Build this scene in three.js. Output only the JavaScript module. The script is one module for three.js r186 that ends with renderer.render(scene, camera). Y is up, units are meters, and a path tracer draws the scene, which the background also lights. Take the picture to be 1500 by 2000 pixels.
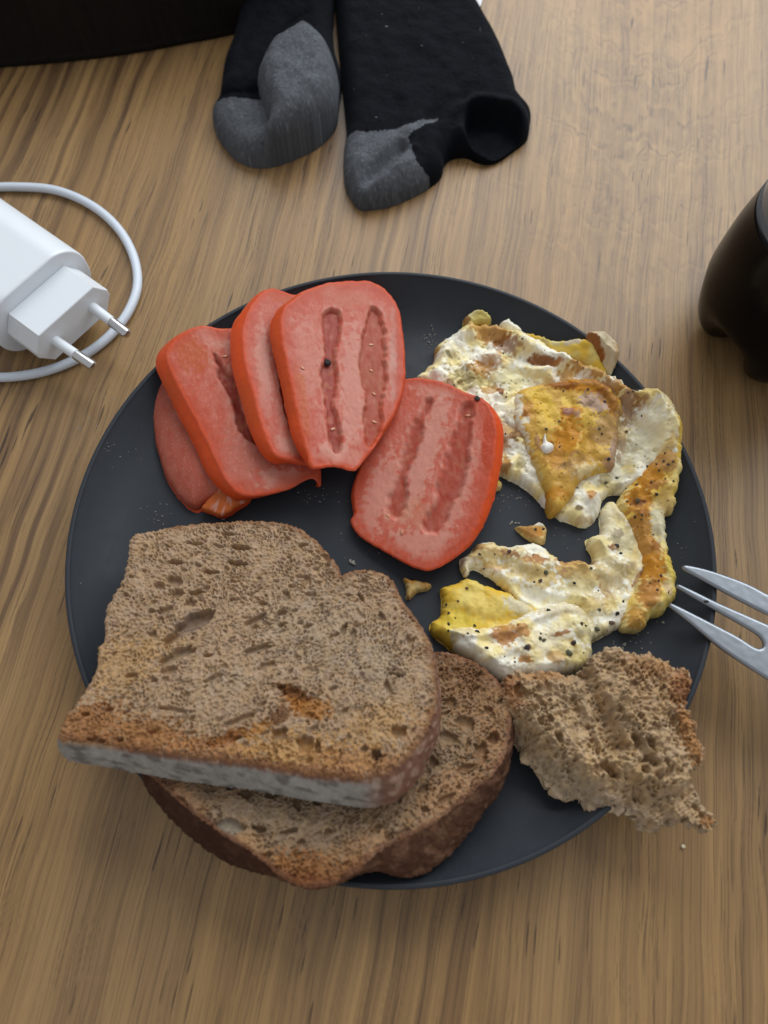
import * as THREE from 'three';
import { mergeGeometries } from 'three/addons/utils/BufferGeometryUtils.js';
import { RoundedBoxGeometry } from 'three/addons/geometries/RoundedBoxGeometry.js';
import { RectAreaLightUniformsLib } from 'three/addons/lights/RectAreaLightUniformsLib.js';
import { createNoise2D, createNoise3D } from 'simplex-noise';

// ---------------------------------------------------------------- camera, light, exposure
const scene = new THREE.Scene();
const camera = new THREE.PerspectiveCamera(67.2, 0.75, 0.01, 20);
const TILT = 0.38851, EYE = new THREE.Vector3(-0.0022, 0.25171, 0.08912);
camera.position.copy(EYE);
camera.up.set(0, 0, -1);
camera.lookAt(EYE.x, EYE.y - Math.cos(TILT), EYE.z - Math.sin(TILT));
camera.updateMatrixWorld();
camera.focus = 0.262; camera.userData.fStop = 9;
scene.add(camera);

scene.background = new THREE.Color().setRGB(0.41, 0.412, 0.42);      // light bounced round the room
RectAreaLightUniformsLib.init();
const WINDOW_AT = new THREE.Vector3(0.40, 0.80, -0.95), WINDOW_SIZE = [1.4, 0.9];
const daylight = new THREE.RectAreaLight(new THREE.Color().setRGB(0.95, 0.98, 1.0), 4.3, ...WINDOW_SIZE);
daylight.position.copy(WINDOW_AT); daylight.lookAt(0, 0, -0.05); scene.add(daylight);

const renderer = new THREE.WebGLRenderer({ antialias: true });
renderer.setSize(768, 1024);
renderer.toneMapping = THREE.LinearToneMapping;
renderer.toneMappingExposure = 1.07;
renderer.shadowMap.enabled = true;

// ---------------------------------------------------------------- numbers, noise, curves
function mulberry(a) { return () => { a |= 0; a = a + 0x6D2B79F5 | 0; let t = Math.imul(a ^ a >>> 15, 1 | a); t = t + Math.imul(t ^ t >>> 7, 61 | t) ^ t; return ((t ^ t >>> 14) >>> 0) / 4294967296; }; }
const n2 = createNoise2D(mulberry(11)), n2b = createNoise2D(mulberry(12)), n3 = createNoise3D(mulberry(13));
const clamp = (x, a = 0, b = 1) => Math.min(b, Math.max(a, x));
const lerp = (a, b, t) => a + (b - a) * t;
const sstep = (a, b, x) => { const t = clamp((x - a) / (b - a)); return t * t * (3 - 2 * t); };
const mixc = (a, b, t) => [a[0] + (b[0] - a[0]) * t, a[1] + (b[1] - a[1]) * t, a[2] + (b[2] - a[2]) * t];
const mul = (a, k) => [a[0] * k, a[1] * k, a[2] * k];
function fbm(x, y, oct = 3, f = n2) { let s = 0, a = 0.5; for (let i = 0; i < oct; i++) { s += a * f(x, y); x = x * 2.03 + 17.1; y = y * 2.03 - 9.7; a *= 0.5; } return s; }
const MM = 0.001;

// where a point of the photograph (1500 x 2000) lies on a plane of the scene
const FOCAL = 1000 / Math.tan(THREE.MathUtils.degToRad(33.6));
const FWD = new THREE.Vector3(0, -Math.cos(TILT), -Math.sin(TILT)), UPV = new THREE.Vector3(0, Math.sin(TILT), -Math.cos(TILT)), RIGHT = new THREE.Vector3(1, 0, 0);
function ray(px, py) { return FWD.clone().addScaledVector(RIGHT, (px - 750) / FOCAL).addScaledVector(UPV, (1000 - py) / FOCAL); }
function at(px, py, y) { const d = ray(px, py); return EYE.clone().addScaledVector(d, (y - EYE.y) / d.y); }
function flat(y, px, py) {                      // a level frame standing at one point
  const o = at(px, py, y);
  return { mat: new THREE.Matrix4().makeTranslation(o.x, 0, o.z), o, map: (a, b) => { const p = at(a, b, y); return [p.x - o.x, p.z - o.z]; } };
}
function onPlate(h, px, py) {                   // the same, for food whose edge lies h above the dished plate
  const o = at(px, py, 0.006);
  return { mat: new THREE.Matrix4().makeTranslation(o.x, 0, o.z), o, map: (a, b) => { let p = at(a, b, 0.006); for (let i = 0; i < 3; i++) p = at(a, b, plateTop(p.x, p.z) + h); return [p.x - o.x, p.z - o.z]; } };
}
function tilted(a, b, c) {                      // a frame on the plane through three points [px, py, height]
  const [A, B, C] = [a, b, c].map((p) => at(p[0], p[1], p[2]));
  const Y = B.clone().sub(A).cross(C.clone().sub(A)).normalize(); if (Y.y < 0) Y.negate();
  const X = new THREE.Vector3(1, 0, 0).addScaledVector(Y, -Y.x).normalize(), Z = X.clone().cross(Y);
  const o = A.clone().add(B).add(C).multiplyScalar(1 / 3);
  const mat = new THREE.Matrix4().makeBasis(X, Y, Z).setPosition(o);
  return { mat, o, map: (px, py) => { const d = ray(px, py), t = o.clone().sub(EYE).dot(Y) / d.dot(Y), p = EYE.clone().addScaledVector(d, t).sub(o); return [p.dot(X), p.dot(Z)]; } };
}
function curve(pts, per = 8, closed = true) {   // Catmull-Rom through [x, y, ...attributes]
  const out = [], n = pts.length, m = closed ? n : n - 1;
  for (let i = 0; i < m; i++) {
    const g = (k) => closed ? pts[(i + k + n) % n] : pts[clamp(i + k, 0, n - 1)];
    const [p0, p1, p2, p3] = [g(-1), g(0), g(1), g(2)];
    for (let j = 0; j < per; j++) {
      const t = j / per, q = [];
      for (let k = 0; k < p1.length; k++) q.push(0.5 * (2 * p1[k] + (p2[k] - p0[k]) * t + (2 * p0[k] - 5 * p1[k] + 4 * p2[k] - p3[k]) * t * t + (3 * p1[k] - p0[k] - 3 * p2[k] + p3[k]) * t * t * t));
      out.push(q);
    }
  }
  if (!closed) out.push(pts[n - 1]);
  return out;
}
function resample(poly, step) {                 // closed polygon to even steps, attributes kept
  const out = [], n = poly.length; let left = 0;
  for (let i = 0; i < n; i++) {
    const a = poly[i], b = poly[(i + 1) % n], l = Math.hypot(b[0] - a[0], b[1] - a[1]);
    let t = left;
    while (t < l) { out.push(a.map((v, k) => lerp(v, b[k], t / l))); t += step; }
    left = t - l;
  }
  return out;
}
function normalsOf(poly) {
  let area = 0; const n = poly.length;
  for (let i = 0; i < n; i++) { const a = poly[i], b = poly[(i + 1) % n]; area += a[0] * b[1] - b[0] * a[1]; }
  const s = Math.sign(area);
  return poly.map((p, i) => { const a = poly[(i + n - 2) % n], b = poly[(i + 2) % n], l = Math.hypot(b[0] - a[0], b[1] - a[1]) || 1; return [s * (b[1] - a[1]) / l, -s * (b[0] - a[0]) / l]; });
}
class Outline {
  constructor(poly) { this.p = poly; this.n = poly.length; this.x = Float64Array.from(poly, (q) => q[0]); this.y = Float64Array.from(poly, (q) => q[1]); this.cx = 0; this.cy = 0; }
  sd(px, py) {                                  // distance to the outline, positive inside; nearest point in cx, cy
    let best = 1e9, inside = false; const { x, y, n } = this;
    for (let i = 0, j = n - 1; i < n; j = i++) {
      const ax = x[j], ay = y[j], bx = x[i], by = y[i];
      if ((ay > py) !== (by > py) && px < (bx - ax) * (py - ay) / (by - ay) + ax) inside = !inside;
      const dx = bx - ax, dy = by - ay; let t = ((px - ax) * dx + (py - ay) * dy) / (dx * dx + dy * dy || 1); t = t < 0 ? 0 : t > 1 ? 1 : t;
      const qx = ax + t * dx, qy = ay + t * dy, d = (px - qx) ** 2 + (py - qy) ** 2;
      if (d < best) { best = d; this.cx = qx; this.cy = qy; this.at = j; }
    }
    return inside ? Math.sqrt(best) : -Math.sqrt(best);
  }
}
function outlineOf(map, pts, { per = 8, step = 0.6 * MM, jag = 0, jagSize = 2 * MM, seed = 0, fine = 0.4, flareUnit = MM } = {}) {
  let poly = curve(pts.map((p) => { const q = map(p[0], p[1]); return [q[0], q[1], (p[2] || 0) * flareUnit]; }), per);
  poly = resample(poly, step).map((p) => [...p, p[0], p[1]]);
  if (jag) { const nn = normalsOf(poly); poly = poly.map((p, i) => { const k = jag * (n2(p[0] / jagSize + seed, p[1] / jagSize) + 0.6 * n2(p[0] / jagSize * 3.1, p[1] / jagSize * 3.1 + seed) + fine * n2(p[0] / jagSize * 7, p[1] / jagSize * 7 + seed)); return [p[0] + nn[i][0] * k, p[1] + nn[i][1] * k, p[2], p[0], p[1]]; }); }
  return new Outline(poly);
}
function geo(pos, idx, col, smooth = true) {
  const g = new THREE.BufferGeometry();
  g.setAttribute('position', new THREE.BufferAttribute(new Float32Array(pos), 3));
  if (col) g.setAttribute('color', new THREE.BufferAttribute(new Float32Array(col), 3));
  g.setIndex(idx); g.computeVertexNormals();
  return g;
}
function pick(g, triangles) {                   // some triangles of a geometry, with its own normals kept
  const P = g.attributes.position, N = g.attributes.normal, C = g.attributes.color, map = new Map(), pos = [], nor = [], col = [], idx = [];
  for (const v of triangles) {
    let k = map.get(v);
    if (k === undefined) { k = map.size; map.set(v, k); pos.push(P.getX(v), P.getY(v), P.getZ(v)); nor.push(N.getX(v), N.getY(v), N.getZ(v)); col.push(C.getX(v), C.getY(v), C.getZ(v)); }
    idx.push(k);
  }
  const o = new THREE.BufferGeometry();
  o.setAttribute('position', new THREE.Float32BufferAttribute(pos, 3)); o.setAttribute('normal', new THREE.Float32BufferAttribute(nor, 3)); o.setAttribute('color', new THREE.Float32BufferAttribute(col, 3)); o.setIndex(idx);
  return o;
}
// A thing with a top relief, a side wall and a bottom, cut to an outline. top(x, z, depthInside, relief) and bottom(x, z) give heights.
function slab(o) {
  const { outline: L, cell, top, bottom, color, wallColor = color, rows = 4, wallNoise = 0, bulge = 0, partOf, hook } = o;
  let x0 = 1e9, x1 = -1e9, y0 = 1e9, y1 = -1e9;
  for (const p of L.p) { x0 = Math.min(x0, p[0]); x1 = Math.max(x1, p[0]); y0 = Math.min(y0, p[1]); y1 = Math.max(y1, p[1]); }
  x0 -= cell * 1.5; y0 -= cell * 1.5;
  const nx = Math.ceil((x1 - x0) / cell) + 3, ny = Math.ceil((y1 - y0) / cell) + 3;
  const relief = hook ? hook({ x0, y0, nx, ny, cell }) : null;
  const sd = new Float32Array(nx * ny), pos = new Float32Array(nx * ny * 3), col = new Float32Array(nx * ny * 3), H = new Float32Array(nx * ny).fill(-1);
  for (let j = 0; j < ny; j++) for (let i = 0; i < nx; i++) sd[j * nx + i] = L.sd(x0 + i * cell, y0 + j * cell);
  const near = (k) => sd[k] > -cell * 1.6;
  for (let j = 0; j < ny; j++) for (let i = 0; i < nx; i++) {
    const k = j * nx + i; if (!near(k)) continue;
    let x = x0 + i * cell, z = y0 + j * cell, d = sd[k];
    if (d <= 0) { L.sd(x, z); x = L.cx; z = L.cy; d = 0; }
    const r = relief ? relief[k] : 0, y = top(x, z, d, r), c = color(x, z, d, y, r);
    pos.set([x, y, z], k * 3); col.set(c, k * 3); H[k] = y;
  }
  const groups = [[], [], [], []], all = [];
  for (let j = 0; j < ny - 1; j++) for (let i = 0; i < nx - 1; i++) {
    const a = j * nx + i, b = a + 1, c = a + nx, d = c + 1;
    if (!(sd[a] > 0 || sd[b] > 0 || sd[c] > 0 || sd[d] > 0)) continue;
    if (!(near(a) && near(b) && near(c) && near(d))) continue;
    const t = (i + j) & 1 ? [a, c, b, b, c, d] : [a, c, d, a, d, b];
    all.push(...t);
    if (partOf) groups[partOf(x0 + (i + 0.5) * cell, y0 + (j + 0.5) * cell, (sd[a] + sd[d]) / 2)].push(...t);
  }
  const full = geo(pos, all, col);
  const tops = partOf ? groups.map((t) => t.length ? pick(full, t) : null) : [pick(full, all)];
  // wall
  const nn = normalsOf(o.ragged ? L.p : L.p.map((p) => [p[3], p[4]])), m = L.n, wp = [], wc = [], wi = [];
  for (let i = 0; i <= m; i++) {
    const p = L.p[i % m], q = nn[i % m], yt = top(p[0], p[1], 0, 0), yb = bottom(p[0], p[1]);
    for (let r = 0; r <= rows; r++) {
      const t = r / rows, y = lerp(yt, Math.min(yb, yt - 0.0002), t);
      const k = p[2] * t + bulge * Math.sin(Math.PI * t) + (r ? (typeof wallNoise === 'function' ? wallNoise(p[0], p[1]) : wallNoise) * (n3(p[0] * 330, y * 330, p[1] * 330) + 0.5 * n3(p[0] * 950, y * 950, p[1] * 950)) * Math.min(1, t * 3) : 0);
      const f = o.ragged ? 0 : Math.min(1, t * 3), x = lerp(p[0], p[3], f) + q[0] * k, z = lerp(p[1], p[4], f) + q[1] * k;
      wp.push(x, y, z); wc.push(...wallColor(x, z, -t, y, i / m));
    }
  }
  const R = rows + 1;
  for (let i = 0; i < m; i++) for (let r = 0; r < rows; r++) { const a = i * R + r, b = a + 1, c = a + R, d = c + 1; wi.push(a, c, b, b, c, d); }
  let area = 0; for (let i = 0; i < m; i++) { const a = L.p[i], b = L.p[(i + 1) % m]; area += a[0] * b[1] - b[0] * a[1]; }
  if (area < 0) for (let i = 0; i < wi.length; i += 3) { const t = wi[i]; wi[i] = wi[i + 1]; wi[i + 1] = t; }
  const wall = geo(wp, wi, wc);
  // bottom
  const contour = L.p.map((p, i) => new THREE.Vector2(p[0] + nn[i][0] * p[2], p[1] + nn[i][1] * p[2]));
  const tri = THREE.ShapeUtils.triangulateShape(contour, []), bp = [], bc = [];
  contour.forEach((v, i) => { const y = Math.min(bottom(L.p[i][0], L.p[i][1]), top(L.p[i][0], L.p[i][1], 0, 0) - 0.0002); bp.push(v.x, y, v.y); bc.push(...wallColor(v.x, v.y, -1, y, i / m)); });
  const base = geo(bp, tri.flat(), bc);
  const heightAt = (x, z) => { const i = Math.round((x - x0) / cell), j = Math.round((z - y0) / cell); return i < 0 || j < 0 || i >= nx || j >= ny ? -1 : H[j * nx + i]; };
  return { tops, wall, base, heightAt, outline: L };
}
const cross = (a, b) => mergeGeometries([a, b]);

// coloured patches placed by where the photograph shows them: [px, py, rx, ry, angle, colour, strength, raggedness]
function patches(map, list, grain = 3 * MM) {
  const P = list.map(([px, py, rx, ry, deg, c, k = 1, rag = 0.5]) => {
    const [u, v] = map(px, py), [u2] = map(px + 10, py), [, v2] = map(px, py + 10), a = THREE.MathUtils.degToRad(deg), sx = (u2 - u) / 10, sy = (v2 - v) / 10;
    return { u, v, rx: rx * sx, ry: ry * sy, ca: Math.cos(a), sa: Math.sin(a), c, k, rag };
  });
  return (x, z, base) => {
    let out = base;
    const nz = n2(x / grain, z / grain) * 0.7 + n2b(x / grain * 2.3, z / grain * 2.3) * 0.32 + n2(x / grain * 6, z / grain * 6) * 0.16;
    for (const p of P) {
      const dx = x - p.u, dz = z - p.v;
      if (Math.abs(dx) > 2 * Math.max(p.rx, p.ry) || Math.abs(dz) > 2 * Math.max(p.rx, p.ry)) continue;
      const e = Math.hypot((dx * p.ca + dz * p.sa) / p.rx, (-dx * p.sa + dz * p.ca) / p.ry);
      const w = sstep(1.15, 0.75, e + nz * p.rag) * p.k;
      if (w > 0) out = mixc(out, p.c, w);
    }
    return out;
  };
}
// raised folds or sunken grooves along lines of the photograph: { pts, w (mm), h (mm) }
function ridges(map, list) {
  const L = list.map((r) => ({ p: curve(r.pts.map((p) => map(p[0], p[1])), 5, false), w: r.w * MM, h: r.h * MM, one: r.side || 0 }));
  return (x, z) => {
    let y = 0;
    for (const r of L) {
      let best = 1e9;
      for (let i = 0; i < r.p.length - 1; i++) { const [ax, ay] = r.p[i], [bx, by] = r.p[i + 1], dx = bx - ax, dy = by - ay; let t = ((x - ax) * dx + (z - ay) * dy) / (dx * dx + dy * dy || 1); t = t < 0 ? 0 : t > 1 ? 1 : t; const d = (x - ax - t * dx) ** 2 + (z - ay - t * dy) ** 2; if (d < best) best = d; }
      const e = Math.sqrt(best) / r.w; if (e < 1) y += r.h * (1 - e * e) ** 2;
    }
    return y;
  };
}
// ---------------------------------------------------------------- names and labels
const taken = {};
function numbered(n) { taken[n] = (taken[n] ?? -1) + 1; return taken[n] ? `${n}_${String(taken[n]).padStart(3, '0')}` : n; }
function tag(o, label, category, extra = {}) { o.userData = { label, category, ...extra }; return o; }
function thing(name, label, category, frame, extra) {
  const g = new THREE.Group(); g.name = numbered(name); scene.add(g); tag(g, label, category, extra);
  if (frame) { frame.mat.decompose(g.position, g.quaternion, g.scale); g.updateMatrixWorld(true); }
  return g;
}
function part(name, g, m, parent, extra) { const o = new THREE.Mesh(g, m); o.name = name; o.castShadow = o.receiveShadow = true; if (extra) o.userData = extra; parent.add(o); return o; }
const std = (o) => new THREE.MeshStandardMaterial(o);
const phys = (o) => new THREE.MeshPhysicalMaterial(o);
const rgb = (r, g, b) => new THREE.Color().setRGB(r, g, b);

// ---------------------------------------------------------------- the window the daylight comes from
{
  const w = thing('window', 'bright white window beyond the table, lighting the breakfast from the far right', 'window');
  w.position.copy(WINDOW_AT); w.lookAt(0, 0, -0.05);
  const [W, H] = WINDOW_SIZE, fm = std({ color: rgb(0.75, 0.75, 0.74), roughness: 0.5 });
  const glow = std({ color: rgb(0.1, 0.1, 0.1), emissive: rgb(0.5, 0.54, 0.58), roughness: 0.6 });
  const pane = part('window_pane', new THREE.BoxGeometry(W, H, 0.004), glow, w); pane.position.z = -0.02;
  const bar = (x, y, a, b) => { const m = part('frame_bar', new RoundedBoxGeometry(a, b, 0.05, 2, 0.006), fm, w); m.position.set(x, y, -0.01); };
  bar(-W / 2 - 0.03, 0, 0.06, H + 0.12); bar(W / 2 + 0.03, 0, 0.06, H + 0.12); bar(0, H / 2 + 0.03, W, 0.06); bar(0, -H / 2 - 0.03, W, 0.06);
}

// ---------------------------------------------------------------- oak table
const GRAIN = THREE.MathUtils.degToRad(9.3), TEX = 2048, SPAN_T = 0.45, SPAN_S = 0.5, T0 = -0.235, S0 = -0.18;
{
  const data = new Uint8Array(TEX * TEX * 4), bump = new Uint8Array(TEX * TEX * 4), cg = Math.cos(GRAIN), sg = Math.sin(GRAIN);
  const knot = at(1245, 165, 0), ks = knot.x * sg - knot.z * cg, kt = knot.x * cg + knot.z * sg;
  const enc = (v) => { v = clamp(v); return 255 * (v <= 0.0031308 ? v * 12.92 : 1.055 * v ** (1 / 2.4) - 0.055); };
  for (let j = 0; j < TEX; j++) for (let i = 0; i < TEX; i++) {
    const t0 = T0 + (i + 0.5) / TEX * SPAN_T, s = S0 + (j + 0.5) / TEX * SPAN_S;
    const t = t0 + 0.0028 * n2(s * 3.5, t0 * 7) + 0.0006 * n2b(s * 24, t0 * 40);
    const broad = n2(t * 38, s * 2.0), band = n2b(t * 125 + 5, s * 2.6), fine = n2(t * 340, s * 9 + 3), hair = n2b(t * 1150, s * 16), hair2 = n2(t * 1500, s * 22);
    // the arched figure of the flat-sawn part
    const kd = (t0 - kt) / 0.055, ksd = (s - ks) / 0.13, arch = Math.exp(-kd * kd - ksd * ksd * (ksd < 0 ? 1.4 : 0.6));
    const v = (s - ks) - 14 * (t0 - kt) ** 2 + 0.010 * n2(s * 26, t0 * 40) + 0.005 * n2b(s * 80, t0 * 150);
    const ring = n2(v * 110, 4.2 + s * 4) * 0.75 + n2b(v * 230, 1.3 + s * 9) * 0.25;
    let k = 0.62 + 0.12 * broad + 0.15 * band * (1 - 0.75 * arch) + 0.14 * fine * (1 - 0.2 * arch) + 0.09 * hair + 0.05 * hair2 + 0.46 * ring * arch * (0.6 + 0.4 * n2(s * 40, t0 * 60)) + 0.1 * n2b(s * 60 + 9, t0 * 170) * arch;
    // long dark bands where the grain is coarse
    const coarse = sstep(-0.2, 0.5, n2(t0 * 11 + 2, s * 2.5)) * (1 - arch);
    k -= coarse * (0.3 + 0.2 * sstep(0.03, -0.06, t0)) * sstep(-0.05, 0.5, n2b(t * 150 + 40, s * 3));
    // open pores: short dark dashes
    const where = sstep(-0.6, 0.6, n2b(t0 * 55, s * 9));
    const p1 = sstep(0.58, 0.8, n2(t * 720 + 90, s * 17)) * where, p2 = sstep(0.62, 0.84, n2b(t * 1250 + 30, s * 26)) * (0.35 + 0.65 * where), p3 = sstep(0.72, 0.86, n2(t * 420 + 33, s * 26)) * sstep(0.1, 0.6, n2(t0 * 30 + 8, s * 14));
    const p4 = arch * sstep(-0.1, -0.6, ring) * sstep(0.1, 0.6, n2b(t0 * 600, s * 45)) * 0.6;
    const p5 = Math.max(sstep(0.45, 0.75, n2b(t * 1150 + 300, s * 8)) * sstep(-0.4, 0.4, n2(t0 * 24 + 70, s * 5)) * 0.55, sstep(0.35, 0.7, n2(t * 1320 + 77, s * 6)) * 0.34);
    const dash = Math.max(p1 * 0.6, p2 * 0.55, p3 * 0.9, p4, p5);
    k = clamp(k, 0, 1);
    let r = lerp(0.132, 0.405, k), g = lerp(0.072, 0.246, k), b = lerp(0.033, 0.100, k);
    const tone = n2(t0 * 16 + 60, s * 3) * 0.5 + 0.5; g *= lerp(0.96, 1.03, tone); b *= lerp(0.86, 1.08, tone);
    const dk = 1 - 0.78 * dash; r *= dk; g *= dk * (1 - 0.02 * dash); b *= dk * (1 + 0.1 * dash);
    const o = (j * TEX + i) * 4;
    data[o] = enc(r); data[o + 1] = enc(g); data[o + 2] = enc(b); data[o + 3] = 255;
    const h = clamp(0.75 - 0.6 * dash + 0.06 * hair + 0.05 * fine) * 255; bump[o] = bump[o + 1] = bump[o + 2] = h; bump[o + 3] = 255;
  }
  const tex = (d, srgb) => { const t = new THREE.DataTexture(d, TEX, TEX); t.wrapS = t.wrapT = THREE.MirroredRepeatWrapping; t.magFilter = t.minFilter = THREE.LinearFilter; if (srgb) t.colorSpace = THREE.SRGBColorSpace; t.needsUpdate = true; return t; };
  const wood = phys({ map: tex(data, true), bumpMap: tex(bump), bumpScale: 0.00016, roughness: 0.46, specularIntensity: 1 });
  const g = new THREE.BoxGeometry(1.7, 0.035, 1.1), P = g.attributes.position, U = g.attributes.uv;
  g.translate(0.1, -0.0175, -0.12);
  for (let i = 0; i < P.count; i++) U.setXY(i, (P.getX(i) * cg + P.getZ(i) * sg - T0) / SPAN_T, (P.getX(i) * sg - P.getZ(i) * cg - S0) / SPAN_S);
  const table = part('tabletop', g, wood, scene);
  table.userData = { kind: 'structure', label: 'oiled oak table top with long dark grain under the plate' };
}

// ---------------------------------------------------------------- plate
const PLATE_IN = [[0, 4.6], [70, 4.6], [80, 4.8], [86, 5.4], [91, 6.8], [95.5, 9.2], [99.5, 12.4], [102.2, 15.2], [103.2, 16.4]];
function plateTop(x, z) {
  const r = Math.hypot(x, z) * 1000;
  for (let i = 0; i < PLATE_IN.length - 1; i++) if (r <= PLATE_IN[i + 1][0]) return MM * lerp(PLATE_IN[i][1], PLATE_IN[i + 1][1], (r - PLATE_IN[i][0]) / (PLATE_IN[i + 1][0] - PLATE_IN[i][0]));
  return 0.0166;
}
{
  const plate = thing('dinner_plate', 'matte dark slate grey round plate with a low raised rim, carrying the food', 'plate');
  const prof = [[0.01, 2.2], [30, 2.2], [56, 2.2], [58.5, 0.6], [60, 0], [63, 0], [65, 0.8], [67, 2.4], [80, 2.7], [88, 3.6], [94, 6], [99, 9.8], [103, 14.2], [104.8, 16.1], [105, 16.6], [104.8, 17], [104.2, 17.15], [103.6, 17], ...PLATE_IN.slice(1).reverse(), [50, 4.6], [25, 4.6], [0.01, 4.6]];
  const sm = new THREE.CatmullRomCurve3(prof.map((p) => new THREE.Vector3(p[0] * MM, p[1] * MM, 0)), false, 'centripetal').getPoints(150).map((p) => new THREE.Vector2(Math.max(p.x, 1e-5), p.y));
  const N = 512, rough = new Uint8Array(N * N * 4), colr = new Uint8Array(N * N * 4);
  for (let j = 0; j < N; j++) for (let i = 0; i < N; i++) {
    const x = i / N * 8, y = j / N * 8, o = (j * N + i) * 4;
    const w = (f, s) => { const a = i / N, b = j / N; return lerp(lerp(f(x * s, y * s), f((x - 8) * s, y * s), a), lerp(f(x * s, (y - 8) * s), f((x - 8) * s, (y - 8) * s), a), b); };
    const v = w(n2, 1) * 0.6 + w(n2b, 4) * 0.5 + w(n2, 14) * 0.3;
    rough[o] = rough[o + 1] = rough[o + 2] = 255 * clamp(0.56 + 0.13 * v); rough[o + 3] = 255;
    const c = 1 + 0.06 * v; colr[o] = 255 * clamp(0.8 * c); colr[o + 1] = 255 * clamp(0.8 * c); colr[o + 2] = 255 * clamp(0.8 * c); colr[o + 3] = 255;
  }
  const tx = (d, s) => { const t = new THREE.DataTexture(d, N, N); t.wrapS = t.wrapT = THREE.RepeatWrapping; t.magFilter = t.minFilter = THREE.LinearFilter; if (s) t.colorSpace = THREE.SRGBColorSpace; t.needsUpdate = true; return t; };
  const glaze = phys({ color: rgb(0.044, 0.053, 0.066), map: tx(colr, true), roughness: 1, roughnessMap: tx(rough), specularIntensity: 0.5 });
  const g = new THREE.LatheGeometry(sm, 220), P = g.attributes.position, U = g.attributes.uv;
  for (let i = 0; i < P.count; i++) U.setXY(i, P.getX(i) / 0.08, P.getZ(i) / 0.08);
  part('plate_body', g, glaze, plate);
}

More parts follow.
